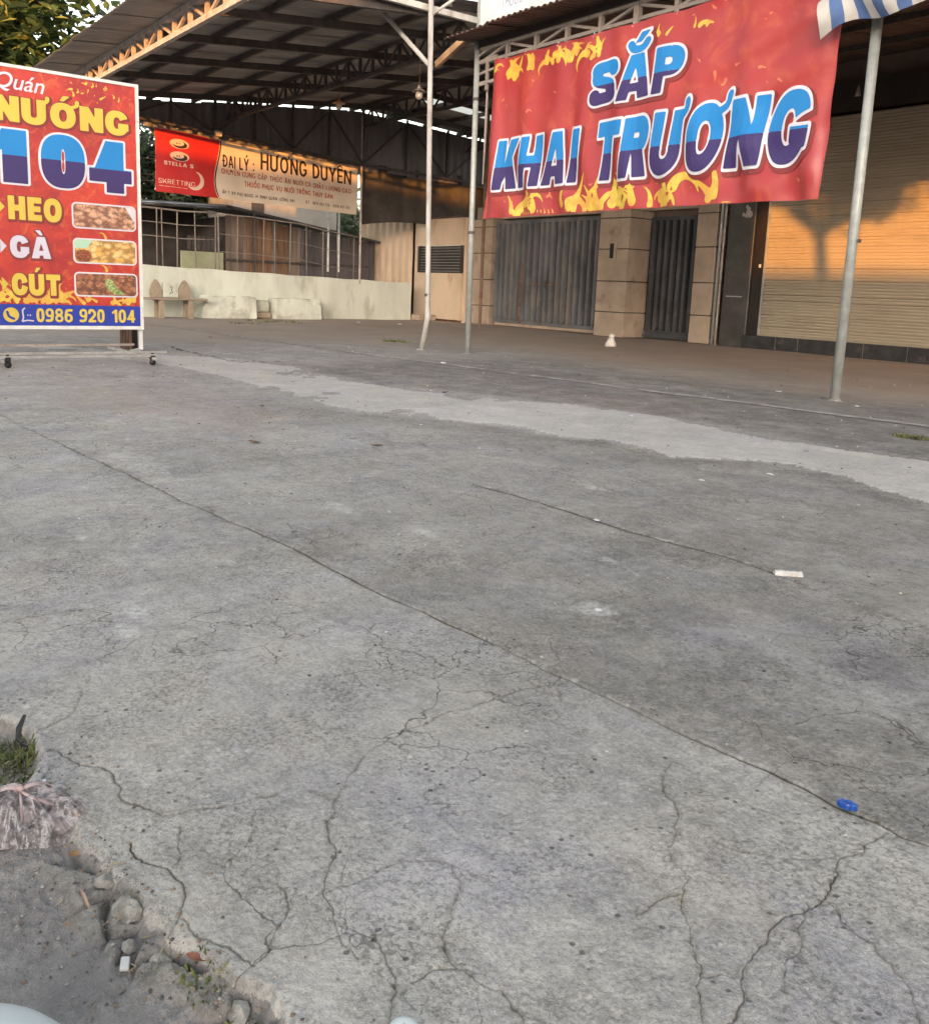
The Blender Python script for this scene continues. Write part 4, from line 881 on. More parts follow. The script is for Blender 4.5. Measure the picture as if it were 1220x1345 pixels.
        if ch == 'G':
            c = np.maximum(d_ring(x, y, w/2, .5, w/2, .515, s), -d_poly(x, y, [(w*.5, .55), (w*.8, .68), (w*1.5, .86), (w*1.5, .36), (w*.5, .36)]))
            return U(c, b(w*.55, .5 - s*.75, w, .5), b(w - s*.92, .2, w, .5))
        if ch == 'U':
            r = w/2; return U(b(0, r*.95, s, 1), b(w - s, r*.95, w, 1), np.maximum(d_ring(x, y, w/2, r*.95 - .01, w/2, r*.95 + .005, s), y - r*.95))
        if ch == 'S': return np.maximum(d_stroke(x, y, spline([(w - h*.75, .775), (w*.78, 1 - h*.9), (w*.5, 1 - h), (w*.2, 1 - h*1.15), (h, .735), (w*.26, .56), (w*.7, .45), (w - h, .275), (w*.8, h*1.15), (w*.48, h), (w*.2, h*.95), (h*.75, .235)]), s*1.02), np.maximum(y - 1.015, -.015 - y))
        if ch == 'P': return U(b(0, 0, s, 1), d_bowl(x, y, w, .36, 1, s))
        if ch == 'R': return U(b(0, 0, s, 1), d_bowl(x, y, w - .02, .4, 1, s), d_poly(x, y, [(w*.38, .46), (w*.38 + s, .5), (w + .03, 0), (w + .01 - s*1.15, 0)]))
        if ch == 'D': return U(b(0, 0, s, 1), d_bowl(x, y, w, 0, 1, s))
        if ch == 'B': return U(b(0, 0, s, 1), d_bowl(x, y, w - .04, .46, 1, s*.95), d_bowl(x, y, w, 0, .54, s*.95))
        if ch == '1': return U(b(w - s, 0, w, 1), d_poly(x, y, [(w - s*.9, 1), (w - s*.5, 1), (w - s*.5, 1 - s*1.05), (0, .80 - s*.75), (0, .80)]))
        if ch == '0': return d_ring(x, y, w/2, .5, w/2, .515, s, 2.5)
        if ch == '8': return U(d_ring(x, y, w/2, .74, w*.46, .275, s*.85, 2.2), d_ring(x, y, w/2, .27, w/2, .285, s*.85, 2.2))
        if ch in '69':
            X, Y_ = (x, y) if ch == '6' else (w - x, 1 - y)
            return U(d_ring(X, Y_, w/2, .31, w/2, .325, s*.9, 2.2), d_stroke(X, Y_, spline([(h*.9, .33), (h, .55), (w*.3, .85), (w*.62, 1 - h*.9), (w*.86, 1 - h)]), s*.95))
        if ch == '2': return U(d_stroke(x, y, spline([(h*.8, .72), (w*.25, .93 - h*.2), (w*.6, 1 - h), (w - h, .72), (w*.75, .5), (h*.9, .12)]), s), b(0, 0, w, s*.88))
        if ch == '3': return U(d_stroke(x, y, spline([(h*.7, .82), (w*.5, 1 - h), (w - h*1.1, .74), (w*.55, .54)]), s), d_stroke(x, y, spline([(w*.5, .54), (w - h, .3), (w*.5, h), (h*.7, .2)]), s))
        if ch == '4': return U(b(w - s*1.45, 0, w - s*.45, 1), b(0, .2, w, .2 + s*.88), d_poly(x, y, [(0, .2), (w - s*1.45, 1), (w - s*.6, 1), (s*.95, .2 + s*.4), (0, .2 + s*.88)]))
        if ch == '5': return U(b(0, 1 - s*.88, w, 1), b(0, .48, s, 1), d_stroke(x, y, spline([(h, .55), (w*.6, .62), (w - h, .34), (w*.55, h), (h*.7, .17)]), s))
        if ch == '7': return U(b(0, 1 - s*.88, w, 1), d_poly(x, y, [(w - s*1.2, 1 - s*.5), (w, 1 - s*.5), (w*.35 + s, 0), (w*.35 - .03, 0)]))
        if ch == ':': return U(b(0, .05, s, .05 + s), b(0, .55, s, .55 + s))
        if ch in '.,': return b(0, 0, s, s)
        if ch == '-': return b(0, .42, w, .42 + s*.8)
        return np.full(x.shape, 9.)
    return w, f
def text_field(txt, s, gap=.09):
    parts = []; cx = 0
    for ch in txt:
        if ch in 'Đđ': base, marks, bar = 'D', [], True
        else:
            dcm = unicodedata.normalize('NFD', ch); base, marks, bar = dcm[0].upper(), list(dcm[1:]), False
        w, f = glyph(base, s); fs = [(cx, f)]
        m = max(s * .62, .07); c = w / 2
        if bar: fs.append((cx, lambda x, y, s=s: d_box(x, y, -.12, .5 - s*.32, s + .14, .5 + s*.32)))
        lift = .0
        for mk in marks:
            k = ord(mk)
            if k == 0x306: fs.append((cx, lambda x, y, c=c, m=m: d_stroke(x, y, spline([(c - .2, 1.24), (c - .1, 1.12), (c + .1, 1.12), (c + .2, 1.24)]), m))); lift = .17
            elif k == 0x302: fs.append((cx, lambda x, y, c=c, m=m: d_stroke(x, y, [(c - .19, 1.09), (c, 1.24), (c + .19, 1.09)], m))); lift = .12
            elif k == 0x303: fs.append((cx, lambda x, y, c=c, m=m: d_stroke(x, y, spline([(c - .2, 1.1), (c - .08, 1.2), (c + .08, 1.12), (c + .2, 1.22)]), m * .9)))
            elif k == 0x301: fs.append((cx, lambda x, y, c=c, m=m, l=lift: d_poly(x, y, [(c - .1, 1.08 + l), (c + .04, 1.08 + l), (c + .2 + m*.3, 1.3 + l), (c + .02, 1.3 + l)])))
            elif k == 0x300: fs.append((cx, lambda x, y, c=c, m=m, l=lift: d_poly(x, y, [(c + .1, 1.08 + l), (c - .04, 1.08 + l), (c - .2 - m*.3, 1.3 + l), (c - .02, 1.3 + l)])))
            elif k == 0x309: fs.append((cx, lambda x, y, c=c, m=m: d_stroke(x, y, spline([(c - .1, 1.26), (c + .02, 1.31), (c + .08, 1.22), (c, 1.1)]), m * .75)))
            elif k == 0x323: fs.append((cx, lambda x, y, c=c, s=s: d_box(x, y, c - s*.5, -.16 - s, c + s*.5, -.16)))
            elif k == 0x31b: fs.append((cx, lambda x, y, w=w, m=m, b=base: d_stroke(x, y, spline([(w - (.13 if b == 'O' else .06), .88), (w + .0, .93), (w + .055, 1.0), (w + .06, 1.1)]), m * .62, m * .8)))
        parts += fs; cx += w + gap + (.07 if '\u031b' in marks else 0)
    W = cx - gap
    def F(x, y):
        d = np.full(x.shape, 9.)
        for ox, f in parts:
            m_ = (x[0] > ox - .5) & (x[0] < ox + 1.6)
            if m_.any(): d[:, m_] = np.minimum(d[:, m_], f(x[:, m_] - ox, y[:, m_]))
        return d
    return W, F
def contour(D, xs, ys, run=6):
    """polygons covering D<0 on a regular grid (marching squares, full cells merged in short runs)"""
    ny, nx = D.shape; V = []; Fc = []; key = {}
    def vid(k, p):
        if k not in key: key[k] = len(V); V.append(p)
        return key[k]
    ins = D < 0
    cnt = ins[:-1, :-1].astype(int) + ins[:-1, 1:] + ins[1:, :-1] + ins[1:, 1:]
    for j in range(ny - 1):
        row = cnt[j]; i = 0
        while i < nx - 1:
            if row[i] == 0: i += 1; continue
            if row[i] == 4:
                e = i
                while e < nx - 1 and row[e] == 4 and e - i < run: e += 1
                Fc.append(tuple([vid((j, q), (xs[q], ys[j])) for q in ((i, e))] + [vid((j+1, q), (xs[q], ys[j+1])) for q in ((e, i))])); i = e; continue
            cs = [(j, i), (j, i+1), (j+1, i+1), (j+1, i)]; P = []
            for a, b in zip(cs, cs[1:] + cs[:1]):
                da, db = D[a], D[b]
                if da < 0: P.append(vid(a, (xs[a[1]], ys[a[0]])))
                if (da < 0) != (db < 0):
                    t = da / (da - db); k = (min(a, b), max(a, b))
                    P.append(vid(k, (xs[a[1]] + (xs[b[1]] - xs[a[1]]) * t, ys[a[0]] + (ys[b[0]] - ys[a[0]]) * t)))
            if len(P) > 2: Fc.append(tuple(P))
            i += 1
    return V, Fc
def lay_text(txt, s, box, gap=.09, shear=0., cell=.012, grow=(0.,), split=None, pad=.0):
    """box=(u0,u1,v0,v1): cap box in metres. returns list of (verts2d, faces) for each layer in grow, then upper/lower fill if split"""
    W, F = text_field(txt, s, gap); u0, u1, v0, v1 = box
    sv = v1 - v0; su = (u1 - u0 - shear * sv) / W
    gmax = max(list(grow) + [0]) * 1.2
    us = np.arange(u0 - gmax - .25 * sv - .02, u1 + gmax + .5 * sv, cell); vs = np.arange(v0 - gmax - .4 * sv, v1 + gmax + .62 * sv, cell)
    UU, VV = np.meshgrid(us, vs)
    y = (VV - v0) / sv; 
    D = np.empty_like(UU)
    # shear row by row so that the column mask in F stays valid
    for j in range(len(vs)):
        xr = ((us - u0) - shear * (vs[j] - v0)) / su
        D[j] = F(xr[None, :], np.full((1, len(us)), y[j, 0]))[0]
    D = D * (su + sv) / 2
    out = [contour(D - g, us, vs) for g in grow]
    if split is not None:
        sp = VV - (v0 + split * sv)
        out.append(contour(np.maximum(D, -sp), us, vs)); out.append(contour(np.maximum(D, sp), us, vs))
    return out
def put(name, VF, fn, off, m, parent, smooth=False):
    V, Fc = VF
    b = MB(); b.add([fn(u, v, off) for u, v in V], Fc); return b.build(name, m, parent, smooth)
def field_mesh(D, us, vs): return contour(D, us, vs)

def printmat(name, c, rough=.38, var=.06, sc=1.4): return mat(name, c, rough, var, sc, spec=.35)
M['p_blue'] = printmat('print_sky_blue', (.012, .19, .5)); M['p_navy'] = printmat('print_navy', (.04, .025, .12)); M['p_white'] = printmat('print_white', (.58, .58, .64))
M['p_yellow'] = printmat('print_yellow', (.58, .43, .07)); M['p_lilac'] = printmat('print_pale_lilac', (.52, .5, .6)); M['p_black'] = printmat('print_black', (.03, .02, .02)); M['p_shadow'] = printmat('print_dark_red', (.2, .03, .03))
def redprint(name, base, hot, deep, sc):
    t = NT(name); v = t.noise(sc, 5, .6, dist=.8); v2 = t.noise(sc * 3.1, 5, .65, dist=1.2)
    col = t.mix(t.rng(v, .36, .66), deep, base); col = t.mix(t.rng(v2, .5, .75, 0, .8), col, hot)
    t.out(Base_Color=col, Roughness=.33, Specular_IOR_Level=.5); return t.m
M['banner_red'] = redprint('banner_red_print', (.37, .036, .036), (.45, .085, .045), (.31, .03, .036), .8)
M['flame'] = redprint('flame_print', (.62, .46, .06), (.68, .57, .12), (.58, .3, .05), 5)
M['flame_dim'] = redprint('faint_ember_print', (.6, .2, .08), (.68, .34, .14), (.52, .12, .08), 6)

def flames(rnd, spots, us, vs, size):
    """curling tongues of flame: tapered curved strokes"""
    UU, VV = np.meshgrid(us, vs); D = np.full(UU.shape, 9.)
    for (u, v, sc, ang, curl) in spots:
        P = [(u, v)]; a = ang
        for k in range(5):
            a += curl * rnd.uniform(.4, 1.2); P.append((P[-1][0] + math.cos(a) * sc * .3, P[-1][1] + math.sin(a) * sc * .3))
        L = sc * 2.2; m_ = (us > u - L) & (us < u + L); n_ = (vs > v - L) & (vs < v + L)
        if not m_.any() or not n_.any(): continue
        ix = np.ix_(n_, m_)
        D[ix] = np.minimum(D[ix], d_stroke(UU[ix], VV[ix], spline(P, 4), sc * .42, sc * .03))
    return D

# ------------------------------------------------------------------ red opening banner
bn = empty('opening_banner', (0, 0, 0)); tag(bn, 'large red banner with blue SẮP KHAI TRƯƠNG lettering, strung between grey poles', 'banner')
BX0, BX1, BZ0, BZ1 = -9.78, -4.83, 1.83, 3.84
def bfn(u, v, off):
    a = (u - BX0) / (BX1 - BX0); b = (v - BZ0) / (BZ1 - BZ0)
    y = 7.70 + .022 * math.sin(u * 11.3 + v * 2.1 + math.sin(v * 3) * 1.2) * (.35 + .65 * (1 - b)) + .012 * math.sin(v * 13 - u * 4.2) * math.exp(-((a - .85) / .2) ** 2) + .03 * math.sin(a * 3.1 * 2 + b * 1.2) * (1 - b * .5)
    y += .012 * math.sin(u * 7.5 + v * 1.1) * (1 - b) ** 1.2 + .006 * math.sin(u * 19 + v * 2.3) * (1.1 - b)
    e = math.exp(-a * 30); e2 = math.exp(-(1 - a) * 34)
    y += .035 * math.sin(a * 95 + v * .6) * e + .022 * math.sin((1 - a) * 110 + v * .5) * e2
    y += .01 * math.sin((u + v * 1.6) * 5.2) * math.exp(-((a - .16) / .12) ** 2)
    x = u - .07 * (1 - b) * math.exp(-a * 9) - .03 * (1 - b) * e2
    z = v - .012 * math.sin(a * math.pi * 7) ** 2 * b - .03 * math.sin(a * math.pi) * (b - .3)
    return (x, y - off, z)
b = MB(); nu, nv = 330, 90
vs_ = [bfn(BX0 + (BX1 - BX0) * i / nu, BZ0 + (BZ1 - BZ0) * j / nv, 0) for j in range(nv + 1) for i in range(nu + 1)]
b.add(vs_, [(j*(nu+1)+i, j*(nu+1)+i+1, (j+1)*(nu+1)+i+1, (j+1)*(nu+1)+i) for j in range(nv) for i in range(nu)])
b.build('fabric', M['banner_red'], bn, True)
for txt, bx in (('KHAI', (-9.60, -8.02, 2.19, 2.81)), ('TRƯƠNG', (-7.80, -4.98, 2.175, 2.83)), ('SẮP', (-7.90, -6.52, 3.03, 3.50))):
    s = .285 if txt != 'SẮP' else .265
    L = lay_text(txt, s, bx, .10 if txt != 'SẮP' else .07, .11, .013, (.046, .028) if txt != 'SẮP' else (.045, .028), .46)
    put('letter_shadow', L[0], lambda u, v, o: bfn(u + .022, v - .03, o), .009, M['p_shadow'], bn)
    put('letter_outline', L[1], bfn, .016, M['p_white'], bn)
    put('lettering', L[2], bfn, .022, M['p_blue'], bn); put('lettering', L[3], bfn, .022, M['p_navy'], bn)
rnd = random.Random(9); us = np.arange(BX0 + .02, BX1 - .02, .016); vz = np.arange(BZ0 + .01, BZ1 - .02, .016)
sp = []
def cl(u, v, n, sz, sprd):
    for _ in range(n): sp.append((u + rnd.gauss(0, sprd), v + rnd.gauss(0, sprd * .5), sz * rnd.uniform(.6, 1.2), rnd.uniform(.6, 2.5), rnd.uniform(-.7, .7)))
for u0, n in ((-8.95, 6), (-8.3, 4), (-7.75, 7), (-7.35, 7), (-6.7, 5), (-6.0, 4)): cl(u0, 1.9, n, .26, .13)
for k in range(26): sp.append((-9.2 + k * .058, 1.86 + .01 * math.sin(k), .05, 1.57, .2)) if k < 13 else None
for u0, n in ((-9.3, 7), (-9.0, 5), (-8.6, 4), (-8.2, 8), (-7.95, 5)): cl(u0, 3.66, n, .19, .12)
for u0 in (-9.72, -6.9, -6.3): cl(u0, 3.66, 3, .12, .07)
D = flames(rnd, sp, us, vz, 1)
put('flame_print', contour(D, us, vz), bfn, .004, M['flame'], bn)['kind'] = 'stuff'
sp = []
for k in range(46):
    u = rnd.uniform(BX0 + .1, BX1 - .1); v = rnd.choice([rnd.uniform(3.0, 3.75), rnd.uniform(2.9, 3.8), rnd.uniform(1.95, 2.15)])
    if -8.0 < u < -6.4 and 2.9 < v < 3.7: continue
    sp.append((u, v, rnd.uniform(.03, .09), rnd.uniform(0, 6.28), rnd.uniform(-.9, .9)))
put('ember_print', contour(flames(rnd, sp, us, vz, 1), us, vz), bfn, .003, M['flame_dim'], bn)['kind'] = 'stuff'
for u in np.linspace(BX0 + .05, BX1 - .05, 9):
    x, y, z = bfn(u, BZ1 - .03, .004); MB().tube([(x, y, z), (x - .02, y + .04, z + .06)], .006, 5).build('tie_string', M['p_white'], bn)

# ------------------------------------------------------------------ far banner on the canopy gable side
fb = empty('far_banner', (0, 0, 0)); tag(fb, 'far cream and red ĐẠI LÝ HƯƠNG DUYÊN banner above the wire fence', 'banner')
FY0, FY1 = 6.8, 11.85
def ffn(u, v, off):
    a = (u - FY0) / (FY1 - FY0); zt = 4.06 - .33 * a; zb = 2.72 - .11 * a
    z = zb + (zt - zb) * v; x = -20.28 + .03 * math.sin(u * 2.6 + v) + .012 * math.sin(u * 9 + v * 3) * (1 - v) + .02 * math.sin(v * 3)
    return (x + off, u, z)
def split_band(v): return 7.98 + .1 * math.cos(v * 2.8) * 1 + .25 * (1 - v) ** 4
b = MB(); nu, nv = 70, 22
M['fb_cream'] = printmat('banner_cream_print', (.56, .47, .37), .6); M['fb_red'] = printmat('banner_crimson_print', (.42, .022, .022), .5)
us = np.arange(FY0, FY1, .045); vv = np.linspace(0, 1, 26)
UU, VV = np.meshgrid(us, vv)
sb_ = 8.0 + .13 * np.cos(VV * 3.0) * -1 + .13 + .22 * (1 - VV) ** 4
put('fabric', contour(np.full(UU.shape, -1.), us, vv, 2), ffn, 0, M['fb_cream'], fb, True)
put('red_field', contour(UU - sb_ - 0, us, vv, 2), ffn, .006, M['fb_red'], fb, True)
put('black_piping', contour(np.abs(UU - sb_ - .035) - .012, np.arange(7.6, 8.7, .012), vv) if False else contour(np.abs(np.meshgrid(np.arange(7.6, 8.8, .012), vv)[0] - (8.0 - .13 * np.cos(np.meshgrid(np.arange(7.6, 8.8, .012), vv)[1] * 3.0) + .13 + .22 * (1 - np.meshgrid(np.arange(7.6, 8.8, .012), vv)[1]) ** 4) - .03) - .014, np.arange(7.6, 8.8, .012), vv), ffn, .008, M['p_black'], fb)
M['p_dred'] = printmat('print_brick_red', (.42, .1, .05)); M['p_pale'] = printmat('print_pale_peach', (.6, .42, .33))
def ftext(txt, s, y0, y1, v0, v1, m, gap=.12, cell=.02):
    L = lay_text(txt, s, (y0, y1, v0 * 1.2, v1 * 1.2), gap, 0, cell)
    put('lettering', L[0], lambda u, v, o: ffn(u, v / 1.2, o), .009, m, fb)
ftext('ĐẠI LÝ :', .16, 8.32, 9.08, .555, .77, M['p_black'], .1, .012)
ftext('HƯƠNG DUYÊN', .17, 9.24, 11.66, .62, .92, M['p_black'], .11, .014)
ftext('CHUYÊN CUNG CẤP THỨC ĂN NUÔI CÁ CHẤT LƯỢNG CAO', .15, 8.28, 11.66, .435, .53, M['p_dred'], .14, .01)
ftext('THUỐC PHỤC VỤ NUÔI TRỒNG THỦY SẢN', .17, 8.85, 11.15, .27, .365, M['p_dred'], .14, .01)
ftext('ẤP 1, XÃ PHÚ NGỌC, H. ĐỊNH QUÁN, ĐỒNG NAI', .15, 8.3, 10.1, .09, .15, M['p_black'], .16, .009)
ftext('ĐT : 0613 853 775 - 0918 451 782', .15, 10.4, 11.65, .10, .16, M['p_black'], .16, .009)
ftext('STELLA S', .2, 6.98, 7.62, .44, .50, M['p_pale'], .12, .009)
ftext('SKRETTING', .12, 6.86, 7.66, .14, .215, M['p_pale'], .12, .009)
ftext('-----', .3, 6.86, 7.5, .075, .12, M['p_pale'], .0, .012)
us2 = np.arange(6.9, 8.1, .012); vv2 = np.linspace(0, 1, 110); UU, VV = np.meshgrid(us2, vv2); H = 1.3
for vc in (.80, .60):
    e1 = d_ell(UU, VV * H, 7.32, vc * H, .21, .1, 2)
    put('oval_logo', contour(e1, us2, vv2), ffn, .009, M['p_pale'], fb)
    sw = np.maximum(np.maximum(d_ell(UU, VV * H, 7.33, vc * H - .015, .16, .075, 2), -d_ell(UU, VV * H, 7.29, vc * H + .012, .13, .055, 2)), -(UU - 7.16))
    put('logo_swirl', contour(sw, us2, vv2), ffn, .011, M['p_black'], fb)
    put('logo_mark', contour(np.maximum(d_box(UU, VV * H, 7.24, vc * H - .012, 7.36, vc * H + .022), 0.012 * np.sin(UU * 120)), us2, vv2), ffn, .011, M['p_black'], fb)
mo = np.maximum(d_ell(UU, VV * H, 7.66, .24 * H, .2, .2, 2), -d_ell(UU, VV * H, 7.60, .265 * H, .175, .175, 2)); mo = np.maximum(mo, -(UU - 7.5) - .0)
put('crescent_logo', contour(mo, us2, vv2), ffn, .01, M['p_pale'], fb)
MB().tube([ffn(FY0, 1, .01), ffn(FY1, 1, .01)], .012, 6).build('hem_rope', M['wire'], fb)
# shop board lettering on the white sign above the awning
L = lay_text('THUỐC', .12, (-9.95, -9.5, 4.55, 4.7), .14, .1, .01); pale = printmat('faded_blue_print', (.24, .28, .5))
put('lettering', L[0], lambda u, v, o: (u, 7.95 - o, v), .004, pale, wb)
L = lay_text('THÚ Y', .12, (-9.42, -9.0, 4.55, 4.7), .14, .1, .01)
put('lettering', L[0], lambda u, v, o: (u, 7.95 - o, v), .004, pale, wb)

# ------------------------------------------------------------------ menu board on castors
mbd = empty('menu_board', (0, 0, 0)); tag(mbd, 'tall red grill menu board reading NƯỚNG 104 on a wheeled steel base', 'sign')
SX = -10.3; Y0, Y1, Z0, Z1 = 1.30, 3.27, .31, 2.9
def sfn(u, v, off): return (SX + off, u, v)
M['board_red'] = redprint('menu_red_print', (.48, .034, .02), (.56, .13, .035), (.31, .018, .02), 2.4)
MB().box((SX - .03, Y0, Z0), (SX, Y1, Z1)).build('panel', M['board_red'], mbd)
fr = MB()
for a, c in (((SX - .035, Y0 - .012, Z0 - .012), (SX + .012, Y0 + .022, Z1 + .012)), ((SX - .035, Y1 - .022, Z0 - .012), (SX + .012, Y1 + .012, Z1 + .012))): fr.box(a, c)
fr.box((SX - .034, Y0 + .022, Z1 - .02), (SX + .011, Y1 - .022, Z1 + .011)); fr.box((SX - .034, Y0 + .022, Z0 - .011), (SX + .011, Y1 - .022, Z0 + .026))
fr.build('frame', M['white_steel'], mbd)
def sput(name, VF, off, m): return put(name, VF, sfn, off, m, mbd)
def stext(txt, s, bx, m, gap=.1, edge=M['p_shadow'], ed=.018, split=None, cell=.007, out=M['p_white'], og=.022):
    if split is None:
        L = lay_text(txt, s, bx, gap, 0, cell, (ed, 0))
        put('letter_shadow', L[0], lambda u, v, o: sfn(u + .008, v - .01, o), .002, edge, mbd); sput('lettering', L[1], .006, m)
    else:
        L = lay_text(txt, s, bx, gap, 0, cell, (og,), split); sput('letter_outline', L[0], .003, out); sput('lettering', L[1], .006, M['p_blue']); sput('lettering', L[2], .006, M['p_navy'])
stext('NƯỚNG', .3, (1.86, 3.17, 2.365, 2.61), M['p_yellow'], .07)
stext('1', .33, (1.78, 2.15, 1.77, 2.29), None, split=.52); stext('0', .3, (2.28, 2.71, 1.77, 2.29), None, split=.52); stext('4', .3, (2.75, 3.19, 1.76, 2.29), None, split=.45)
stext('HEO', .3, (1.95, 2.46, 1.41, 1.645), M['p_yellow'], .1); stext('GÀ', .3, (1.95, 2.34, 1.03, 1.25), M['p_lilac'], .1); stext('CÚT', .3, (1.95, 2.42, .65, .87), M['p_yellow'], .1)
for z, m in ((1.53, 'p_yellow'), (1.14, 'p_lilac'), (.76, 'p_yellow')): put('bullet_arrow', ([(1.86, z + .07), (1.86, z - .07), (1.92, z)], [(0, 1, 2)]), sfn, .006, M[m], mbd)
MB().box((SX - .001, Y0 + .022, Z0 + .026), (SX + .004, Y1 - .022, .555)).build('blue_strip', printmat('print_royal_blue', (.02, .04, .3)), mbd)
def numtext(txt, y0, y1):
    L = lay_text(txt, .2, (y0, y1, .375, .515), .08, 0, .006); sput('lettering', L[0], .007, M['p_yellow'])
numtext('0986', 2.17, 2.53); numtext('920', 2.60, 2.86); numtext('104', 2.94, 3.19)
us = np.arange(1.7, 2.2, .006); vz = np.arange(.33, .55, .006); UU, VV = np.meshgrid(us, vz)
sput('phone_icon', contour(np.maximum(d_ell(UU, VV, 1.93, .445, .075, .075, 2), -d_stroke(UU, VV, spline([(1.895, .475), (1.91, .43), (1.955, .405)]), .025)), us, vz), .007, M['p_yellow'])
sput('chat_icon', contour(np.minimum(d_stroke(UU, VV, spline([(2.06, .515), (2.04, .49), (2.045, .42), (2.035, .38), (2.08, .39), (2.14, .385)]), .014), np.maximum(d_box(UU, VV, 2.075, .435, 2.13, .452), .006 * np.sin(UU * 300))), us, vz), .007, M['p_lilac'])
# heading in script
def default_text(txt, size, m, parent, fn, shear=.25, off=0.0, name='lettering'):
    c = bpy.data.curves.new('t', 'FONT'); c.body = txt; c.size = size; c.shear = shear; c.offset = off; c.resolution_u = 6
    o = bpy.data.objects.new('t', c); COL.objects.link(o); dg = bpy.context.evaluated_depsgraph_get(); me = bpy.data.meshes.new_from_object(o.evaluated_get(dg))
    COL.objects.unlink(o); bpy.data.objects.remove(o); bpy.data.curves.remove(c)
    for v in me.vertices: v.co = Vector(fn(v.co.x, v.co.y))
    me.materials.clear(); me.materials.append(m); me.name = name
    return link(name, me, parent)
default_text('Quán', .215, M['p_white'], mbd, lambda u, v: (SX + .006, 1.86 + u * .98, 2.685 + v - u * .03), .3, .002)
def foodmat(name, a, b2, c2, sc):
    t = NT(name); wv = t.n('VectorMath', {0: t.pos((1, .75, 1.25)), 1: t.n('VectorMath', {0: t.n('TexNoise', {'Vector': t.pos(), 'Scale': sc * .8, 'Detail': 3.}).outputs[1], 1: (.06, .06, .06)}, operation='MULTIPLY').outputs[0]}, operation='ADD').outputs[0]
    vc = t.n('SeparateColor', {0: t.vor(sc * 1.2, 'F1', wv, 1)}).outputs[0]; d1 = t.vor(sc * 1.2, 'F1', wv)
    col = t.mix(t.rng(vc, .2, .8), a, b2); col = t.mix(t.rng(t.noise(sc * 3, 4, .6, dist=1.), .5, .65, 0, .7), col, c2)
    col = t.mix(t.rng(d1, .3, .75, 0, .85), col, tuple(x * .5 for x in c2)); col = t.mix(t.rng(t.noise(sc * 2.6, 3, .6, dist=1.), .6, .7, 0, .7), col, tuple(min(.7, x * 1.5 + .06) for x in b2)); t.out(Base_Color=col, Roughness=.4); return t.m
fm = [foodmat('grilled_pork_print', (.42, .2, .12), (.62, .36, .23), (.28, .11, .07), 17), foodmat('roast_chicken_print', (.66, .38, .1), (.74, .52, .22), (.52, .25, .06), 13), foodmat('roast_quail_print', (.28, .1, .055), (.46, .19, .09), (.17, .06, .035), 15)]
us = np.arange(2.5, 3.26, .008)
for k, (z0, z1) in enumerate(((1.365, 1.635), (1.0, 1.265), (.65, .91))):
    vz = np.arange(z0 - .05, z1 + .05, .008); UU, VV = np.meshgrid(us, vz)
    rb = lambda g: d_box(UU, VV, 2.56 + .05 - g * 0, z0 + .05, 3.225 - .05, z1 - .05) - .05 + g
    ph = put('photo_card', contour(rb(0), us, vz), sfn, .003, M['p_white'], mbd)
    put('food_print', contour(rb(.016), us, vz), sfn, .006, fm[k], ph)
    if k == 1:
        put('dip_bowl_print', contour(np.maximum(rb(.018), d_ell(UU, VV, 2.66, z0 + .08, .085, .065, 2)), us, vz), sfn, .009, foodmat('dip_print', (.3, .07, .03), (.36, .1, .04), (.2, .05, .02), 40), ph)
        put('lettuce_print', contour(np.maximum(rb(.018), d_poly(UU, VV, [(2.56, z1), (2.56, z0 + .16), (2.7, z0 + .16), (2.77, z1)])), us, vz), sfn, .008, printmat('mint_print', (.36, .55, .42)), ph)
    if k == 2: put('lettuce_print', contour(np.maximum(rb(.018), np.minimum(d_poly(UU, VV, [(2.88, z0 + .1), (2.93, z0 + .2), (3.02, z0 + .08), (3.1, z0 + .03), (2.98, z0 + .03)]), d_ell(UU, VV, 2.92, z0 + .15, .045, .05, 2))), us, vz), sfn, .009, foodmat('greens_print', (.3, .42, .1), (.5, .55, .25), (.15, .25, .06), 40), ph)
    if k == 0: put('plate_print', contour(np.maximum(rb(.018), d_poly(UU, VV, [(3.1, z1), (3.21, z1), (3.21, z0 + .09)])), us, vz), sfn, .009, printmat('plate_print', (.6, .58, .62)), ph)
rnd = random.Random(14); us = np.arange(Y0 + .03, Y1 - .03, .01); vz = np.arange(.56, Z1 - .03, .01); sp = []
for k in range(46): sp.append((rnd.uniform(1.35, 3.2), .575 + abs(rnd.gauss(0, .03)), rnd.uniform(.05, .12), rnd.uniform(.5, 2.6), rnd.uniform(-.7, .7)))
for k in range(20): sp.append((rnd.uniform(2.5, 3.2), rnd.uniform(2.66, 2.86), rnd.uniform(.02, .06), rnd.uniform(0, 6.2), rnd.uniform(-.9, .9)))
for k in range(26): sp.append((rnd.uniform(1.35, 2.5), rnd.uniform(.58, .68), rnd.uniform(.06, .13), rnd.uniform(.5, 2.6), rnd.uniform(-.7, .7)))
for z in (.95, 1.3): sp.append((2.9, z - .02, .07, 1.5, .4))
put('flame_print', contour(flames(rnd, sp, us, vz, 1), us, vz), sfn, .0012, M['flame'], mbd)['kind'] = 'stuff'
